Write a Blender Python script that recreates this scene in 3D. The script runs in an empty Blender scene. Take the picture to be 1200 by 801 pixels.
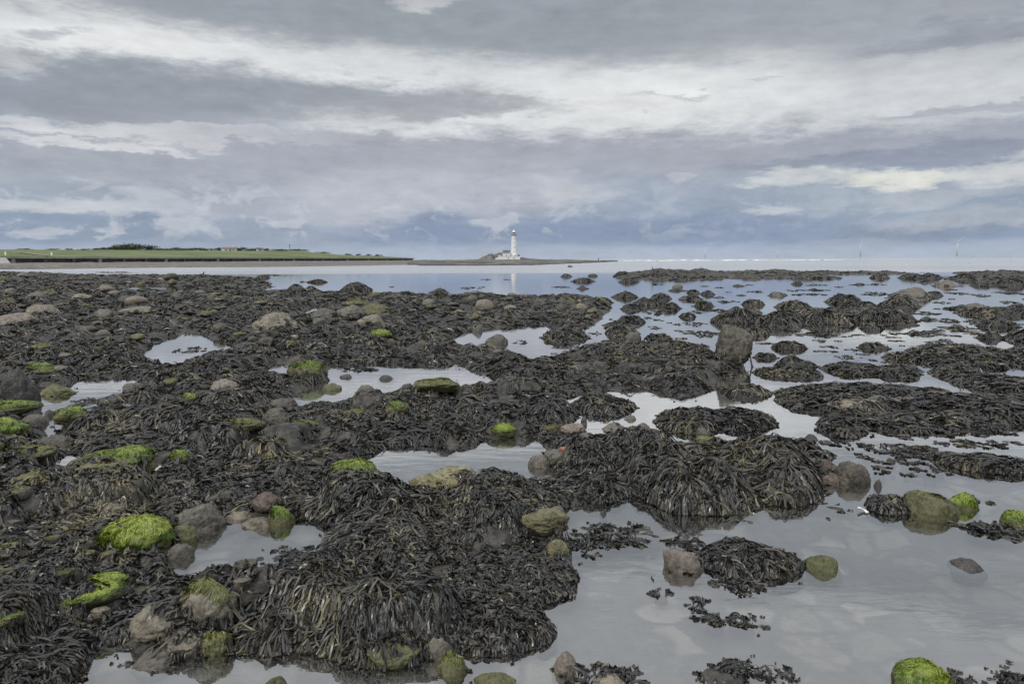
import bpy, bmesh, math, random
import numpy as np
from mathutils import Matrix
random.seed(7)
RNG = np.random.default_rng(11)
S = bpy.context.scene
COL = S.collection
R = math.radians

# ---------------------------------------------------------------- camera
CAMZ, F, CX, CY = 1.6, 867.0, 600.0, 400.5
HOR, ROLL = 303.6, 0.0028
PITCH = math.atan((CY - HOR) / F)
cp, sp = math.cos(PITCH), math.sin(PITCH)
cr, sr = math.cos(ROLL), math.sin(ROLL)
fv = np.array([0, cp, -sp]); u0 = np.array([0, sp, cp]); r0 = np.array([1.0, 0, 0])
rv = r0 * cr - u0 * sr
uv = u0 * cr + r0 * sr
cam = bpy.data.cameras.new('camera'); camo = bpy.data.objects.new('camera', cam); COL.objects.link(camo)
cam.sensor_width = 36; cam.lens = 36 * F / 1200; cam.clip_start = 0.05; cam.clip_end = 60000
m = Matrix.Identity(4)
for i in range(3):
    m[i][0] = rv[i]; m[i][1] = uv[i]; m[i][2] = -fv[i]
m[2][3] = CAMZ
camo.matrix_world = m
S.camera = camo

def ray(px, py):
    a = (np.asarray(px, float) - CX) / F; b = (CY - np.asarray(py, float)) / F
    return (a[..., None] * rv + b[..., None] * uv + fv)

def G(px, py, z=0.0):
    """the ground point (at height z) seen along a direction of view"""
    d = ray(px, py)
    t = (z - CAMZ) / np.minimum(d[..., 2], -1e-5)
    return d[..., 0] * t, d[..., 1] * t

def P(x, y, z):
    vx = np.asarray(x, float); vy = np.asarray(y, float); vz = np.asarray(z, float) - CAMZ
    a = vx * rv[0] + vy * rv[1] + vz * rv[2]
    b = vx * uv[0] + vy * uv[1] + vz * uv[2]
    c = vx * fv[0] + vy * fv[1] + vz * fv[2]
    c = np.where(np.abs(c) < 1e-6, 1e-6, c)
    return CX + F * a / c, CY - F * b / c

def AT(px, py, dist):
    """the point at horizontal distance dist along a direction of view"""
    d = ray(px, py); h = math.hypot(d[0], d[1]); t = dist / h
    return d[0] * t, d[1] * t, CAMZ + d[2] * t

# ---------------------------------------------------------------- noise
def _hash(ix, iy, iz, seed):
    h = (ix * 374761393 + iy * 668265263 + iz * 2147483647 + seed * 974711) & 0xFFFFFFFF
    h = ((h ^ (h >> 13)) * 1274126177) & 0xFFFFFFFF
    h = (h ^ (h >> 16)) & 0xFFFFFFFF
    return h / 4294967295.0

def vn2(x, y, seed=0):
    ix = np.floor(x).astype(np.int64); iy = np.floor(y).astype(np.int64)
    fx = x - ix; fy = y - iy
    fx = fx * fx * (3 - 2 * fx); fy = fy * fy * (3 - 2 * fy)
    a = _hash(ix, iy, 0, seed); b = _hash(ix + 1, iy, 0, seed)
    c = _hash(ix, iy + 1, 0, seed); d = _hash(ix + 1, iy + 1, 0, seed)
    return (a * (1 - fx) + b * fx) * (1 - fy) + (c * (1 - fx) + d * fx) * fy

def fb2(x, y, seed=0, o=4):
    s = 0; amp = 0.5; tot = 0
    for k in range(o):
        s = s + amp * vn2(x * 2 ** k + 17.3 * k, y * 2 ** k - 9.1 * k, seed + k); tot += amp; amp *= 0.5
    return s / tot

def vn3(p, seed=0):
    i = np.floor(p).astype(np.int64); f = p - i; f = f * f * (3 - 2 * f)
    out = 0
    for dx in (0, 1):
        for dy in (0, 1):
            for dz in (0, 1):
                w = (f[:, 0] if dx else 1 - f[:, 0]) * (f[:, 1] if dy else 1 - f[:, 1]) * (f[:, 2] if dz else 1 - f[:, 2])
                out = out + w * _hash(i[:, 0] + dx, i[:, 1] + dy, i[:, 2] + dz, seed)
    return out

def fb3(p, seed=0, o=4):
    s = 0; amp = 0.5; tot = 0
    for k in range(o):
        s = s + amp * vn3(p * 2 ** k + 3.7 * k, seed + k); tot += amp; amp *= 0.5
    return s / tot

def sstep(a, b, x):
    t = np.clip((x - a) / (b - a), 0, 1); return t * t * (3 - 2 * t)

# ---------------------------------------------------------------- mesh helpers
def mesh_np(name, V, Q, mat=None, attrs=None, smooth=True, parent=None, loc=None):
    me = bpy.data.meshes.new(name)
    V = np.ascontiguousarray(V, dtype=np.float32); Q = np.ascontiguousarray(Q, dtype=np.int32)
    k = Q.shape[1]
    me.vertices.add(len(V)); me.vertices.foreach_set('co', V.ravel())
    me.loops.add(Q.size); me.loops.foreach_set('vertex_index', Q.ravel())
    me.polygons.add(len(Q)); me.polygons.foreach_set('loop_start', np.arange(0, Q.size, k, dtype=np.int32))
    me.polygons.foreach_set('use_smooth', np.full(len(Q), smooth, dtype=bool))
    if attrs:
        for an, av in attrs.items():
            at = me.attributes.new(an, 'FLOAT', 'POINT'); at.data.foreach_set('value', np.ascontiguousarray(av, dtype=np.float32))
    me.update(calc_edges=True); me.validate()
    o = bpy.data.objects.new(name, me); COL.objects.link(o)
    if mat: me.materials.append(mat)
    if loc is not None: o.location = loc
    if parent: o.parent = parent
    return o

class MB:
    """collects boxes, lathes and sheets that become ONE mesh object"""
    def __init__(s): s.v = []; s.f = []
    def add(s, v, f):
        n = len(s.v); s.v += [tuple(q) for q in v]; s.f += [tuple(i + n for i in q) for q in f]
    def box(s, c, d, rz=0.0, taper=1.0):
        cx, cy, cz = c; a, b, h = d[0] / 2, d[1] / 2, d[2] / 2
        v = []
        for z, k in ((-h, 1), (h, taper)):
            for x, y in ((-a, -b), (a, -b), (a, b), (-a, b)):
                x *= k; y *= k
                v.append((cx + x * math.cos(rz) - y * math.sin(rz), cy + x * math.sin(rz) + y * math.cos(rz), cz + z))
        s.add(v, [(3, 2, 1, 0), (4, 5, 6, 7), (0, 1, 5, 4), (1, 2, 6, 5), (2, 3, 7, 6), (3, 0, 4, 7)])
    def lathe(s, prof, c=(0, 0), n=20):
        v = []; f = []
        for r, z in prof:
            for k in range(n):
                a = 2 * math.pi * k / n; v.append((c[0] + r * math.cos(a), c[1] + r * math.sin(a), z))
        for i in range(len(prof) - 1):
            for k in range(n):
                f.append((i * n + k, i * n + (k + 1) % n, (i + 1) * n + (k + 1) % n, (i + 1) * n + k))
        f.append(tuple(range(n - 1, -1, -1))); f.append(tuple((len(prof) - 1) * n + k for k in range(n)))
        s.add(v, f)
    def build(s, name, mat, parent=None, smooth=False):
        me = bpy.data.meshes.new(name); me.from_pydata(s.v, [], s.f); me.update()
        if smooth: me.shade_smooth()
        if mat: me.materials.append(mat)
        o = bpy.data.objects.new(name, me); COL.objects.link(o)
        if parent: o.parent = parent
        return o

def tag(o, label=None, cat=None, group=None, kind=None):
    if label: o['label'] = label
    if cat: o['category'] = cat
    if group: o['group'] = group
    if kind: o['kind'] = kind
    return o

def empty(name, loc, rz=0.0):
    o = bpy.data.objects.new(name, None); COL.objects.link(o); o.location = loc; o.rotation_euler.z = rz
    o.empty_display_size = 0.2
    return o

# ---------------------------------------------------------------- materials
def lin(c):
    return tuple(((v / 255) / 12.92 if v / 255 <= 0.04045 else ((v / 255 + 0.055) / 1.055) ** 2.4) for v in c)

class NT:
    def __init__(s, tree): s.t = tree; s.n = tree.nodes; s.l = tree.links
    def new(s, t, **kw):
        n = s.n.new(t)
        for k, v in kw.items(): setattr(n, k, v)
        return n
    def put(s, sock, v):
        if isinstance(v, bpy.types.NodeSocket): s.l.new(v, sock)
        elif v is not None:
            if isinstance(v, (tuple, list)) and len(v) == 3 and sock.type == 'RGBA': v = (*v, 1)
            sock.default_value = v
    def math(s, op, a, b=None, c=None, clamp=False):
        n = s.new('ShaderNodeMath', operation=op, use_clamp=clamp)
        s.put(n.inputs[0], a); s.put(n.inputs[1], b)
        if c is not None: s.put(n.inputs[2], c)
        return n.outputs[0]
    def mapr(s, v, a, b, c=0.0, d=1.0, smooth=True):
        n = s.new('ShaderNodeMapRange', interpolation_type='SMOOTHSTEP' if smooth else 'LINEAR')
        s.put(n.inputs[0], v); s.put(n.inputs[1], a); s.put(n.inputs[2], b); s.put(n.inputs[3], c); s.put(n.inputs[4], d)
        return n.outputs[0]
    def mix(s, f, a, b, blend='MIX'):
        n = s.new('ShaderNodeMix', data_type='RGBA', blend_type=blend)
        s.put(n.inputs[0], f); s.put(n.inputs[6], a); s.put(n.inputs[7], b)
        return n.outputs[2]
    def noise(s, vec, scale, detail=4, rough=0.55, dist=0.0):
        n = s.new('ShaderNodeTexNoise'); s.put(n.inputs['Vector'], vec)
        n.inputs['Scale'].default_value = scale; n.inputs['Detail'].default_value = detail
        n.inputs['Roughness'].default_value = rough; n.inputs['Distortion'].default_value = dist
        return n.outputs[0]
    def attr(s, name):
        return s.new('ShaderNodeAttribute', attribute_name=name).outputs['Fac']
    def ramp(s, f, stops):
        n = s.new('ShaderNodeValToRGB'); s.put(n.inputs[0], f)
        e = n.color_ramp.elements
        e[0].position, e[0].color = stops[0][0], (*stops[0][1], 1)
        e[1].position, e[1].color = stops[-1][0], (*stops[-1][1], 1)
        for p, c in stops[1:-1]:
            q = e.new(p); q.color = (*c, 1)
        return n.outputs[0]
    def scale(s, vec, sc):
        n = s.new('ShaderNodeMapping'); s.put(n.inputs[0], vec); n.inputs['Scale'].default_value = sc
        return n.outputs[0]

def new_mat(name):
    mt = bpy.data.materials.new(name); mt.use_nodes = True
    t = NT(mt.node_tree); t.n.clear()
    out = t.new('ShaderNodeOutputMaterial')
    return mt, t, out

def principled(t, out, col, rough=0.6, bump=None, bstr=0.3, bdist=0.02, spec=0.5):
    p = t.new('ShaderNodeBsdfPrincipled')
    t.put(p.inputs['Base Color'], col); t.put(p.inputs['Roughness'], rough); t.put(p.inputs['Specular IOR Level'], spec)
    if bump is not None:
        b = t.new('ShaderNodeBump'); b.inputs['Strength'].default_value = bstr; b.inputs['Distance'].default_value = bdist
        t.put(b.inputs['Height'], bump); t.l.new(b.outputs[0], p.inputs['Normal'])
    t.l.new(p.outputs[0], out.inputs[0])
    return p

def plain(name, col, rough=0.7, nscale=4.0, var=0.25, bstr=0.2):
    mt, t, out = new_mat(name)
    co = t.new('ShaderNodeTexCoord').outputs['Object']
    n = t.noise(co, nscale, 5)
    c = t.mix(n, tuple(v * (1 - var) for v in col), tuple(min(1, v * (1 + var)) for v in col))
    principled(t, out, c, rough, n, bstr, 0.05)
    return mt

def rock_mat(name, c1, c2, c3, speck=0.5, rough=0.62):
    mt, t, out = new_mat(name)
    co = t.new('ShaderNodeTexCoord').outputs['Object']
    oi = t.new('ShaderNodeObjectInfo').outputs['Random']
    ad = t.new('ShaderNodeVectorMath', operation='ADD'); t.put(ad.inputs[0], co)
    cb = t.new('ShaderNodeCombineXYZ'); t.put(cb.inputs[0], t.math('MULTIPLY', oi, 37.0)); t.put(cb.inputs[1], t.math('MULTIPLY', oi, 11.0))
    t.l.new(cb.outputs[0], ad.inputs[1]); v = ad.outputs[0]
    big = t.noise(v, 7, 5, 0.6, 0.6); fine = t.noise(v, 60, 5, 0.7); mid = t.noise(v, 22, 6, 0.65)
    c = t.mix(t.mapr(big, 0.35, 0.65), c1, c2)
    c = t.mix(t.mapr(mid, 0.48, 0.68), c, c3)
    c = t.mix(t.mapr(fine, 0.55, 0.75, 0, speck), c, tuple(x * 0.35 for x in c1))
    c = t.mix(t.mapr(t.noise(v, 13, 6, 0.7, 1.0), 0.56, 0.62, 0, 0.45), c, tuple(x * 0.4 for x in c3))
    c = t.mix(1.0, c, t.mapr(oi, 0, 1, 0.75, 1.15, False), 'MULTIPLY')
    moss = t.attr('moss')
    mc = t.mix(t.noise(v, 45, 4), (0.075, 0.13, 0.008), (0.2, 0.3, 0.012))
    c = t.mix(t.mapr(t.math('ADD', moss, t.math('MULTIPLY', t.math('SUBTRACT', mid, 0.5), 0.9)), 0.4, 0.6), c, mc)
    h = t.math('ADD', t.math('MULTIPLY', mid, 1.0), t.math('MULTIPLY', fine, 0.5))
    cr_ = t.new('ShaderNodeTexVoronoi', feature='DISTANCE_TO_EDGE'); t.put(cr_.inputs['Vector'], v); cr_.inputs['Scale'].default_value = 9
    c = t.mix(t.mapr(cr_.outputs[0], .0, .035, .45, 0), c, tuple(x * .3 for x in c3))
    c = t.mix(t.mapr(t.noise(v, 110, 3, .7), .6, .72, 0, .4), c, (.42, .4, .36))
    principled(t, out, c, t.mapr(mid, 0.3, 0.7, rough - 0.25, rough + 0.15), h, 1.0, 0.015)
    return mt

M = {}
M['grey'] = rock_mat('grey_stone', (0.12, 0.108, 0.086), (0.175, 0.156, 0.122), (0.07, 0.063, 0.05))
M['beige'] = rock_mat('beige_sandstone', (0.2, 0.17, 0.125), (0.27, 0.235, 0.175), (0.1, 0.088, 0.06))
M['pink'] = rock_mat('pinkish_sandstone', (0.2, 0.165, 0.13), (0.25, 0.21, 0.17), (0.11, 0.09, 0.07))
M['dark'] = rock_mat('dark_wet_stone', (0.05, 0.046, 0.04), (0.085, 0.078, 0.065), (0.03, 0.028, 0.024), rough=0.5)
M['brown'] = rock_mat('brown_grey_stone', (0.07, 0.061, 0.045), (0.125, 0.108, 0.078), (0.038, 0.034, 0.027))
M['olive'] = rock_mat('olive_film_stone', (0.105, 0.105, 0.04), (0.17, 0.155, 0.07), (0.06, 0.06, 0.025))
M['yellow'] = rock_mat('yellowish_slab', (0.2, 0.18, 0.09), (0.29, 0.26, 0.14), (0.1, 0.09, 0.045))
M['orange'] = rock_mat('orange_brick_stone', (0.36, 0.12, 0.045), (0.42, 0.17, 0.075), (0.2, 0.07, 0.03))
M['red'] = rock_mat('reddish_stone', (0.13, 0.095, 0.072), (0.18, 0.135, 0.105), (0.07, 0.05, 0.038))

def frond_mat(name, stops, rough):
    mt, t, out = new_mat(name)
    co = t.new('ShaderNodeTexCoord').outputs['Object']
    tone = t.attr('tone')
    n = t.noise(co, 40, 3)
    f = t.math('ADD', tone, t.math('MULTIPLY', t.math('SUBTRACT', n, 0.5), 0.35), clamp=True)
    c = t.ramp(f, stops)
    principled(t, out, c, t.mapr(n, 0.3, 0.7, rough - 0.14, rough + 0.12), n, 0.25, 0.004, spec=0.72)
    return mt
M['weed'] = frond_mat('brown_wrack', [(0.0, (0.007, 0.0064, 0.0055)), (0.35, (0.019, 0.0168, 0.0125)), (0.6, (0.046, 0.040, 0.028)),
                                      (0.8, (0.09, 0.08, 0.048)), (0.92, (0.125, 0.108, 0.054)), (1.0, (0.165, 0.135, 0.055))], 0.4)
M['lime'] = frond_mat('green_algae', [(0.0, (0.045, 0.08, 0.006)), (0.4, (0.1, 0.15, 0.012)), (0.7, (0.18, 0.235, 0.016)), (1.0, (0.28, 0.33, 0.04))], 0.55)
M['olivealgae'] = frond_mat('olive_algae', [(0.0, (0.06, 0.065, 0.014)), (0.5, (0.16, 0.165, 0.032)), (1.0, (0.29, 0.28, 0.06))], 0.55)

def body_mat():
    mt, t, out = new_mat('weed_covered_stone')
    co = t.new('ShaderNodeTexCoord').outputs['Object']
    a = t.noise(co, 30, 5, 0.7, 1.5); b = t.noise(co, 8, 4)
    c = t.mix(t.mapr(a, 0.4, 0.65), (0.012, 0.011, 0.009), (0.05, 0.042, 0.026))
    c = t.mix(t.mapr(b, 0.55, 0.7, 0, 0.5), c, (0.085, 0.075, 0.045))
    principled(t, out, c, 0.5, a, 0.8, 0.02)
    return mt
M['body'] = body_mat()
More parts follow.
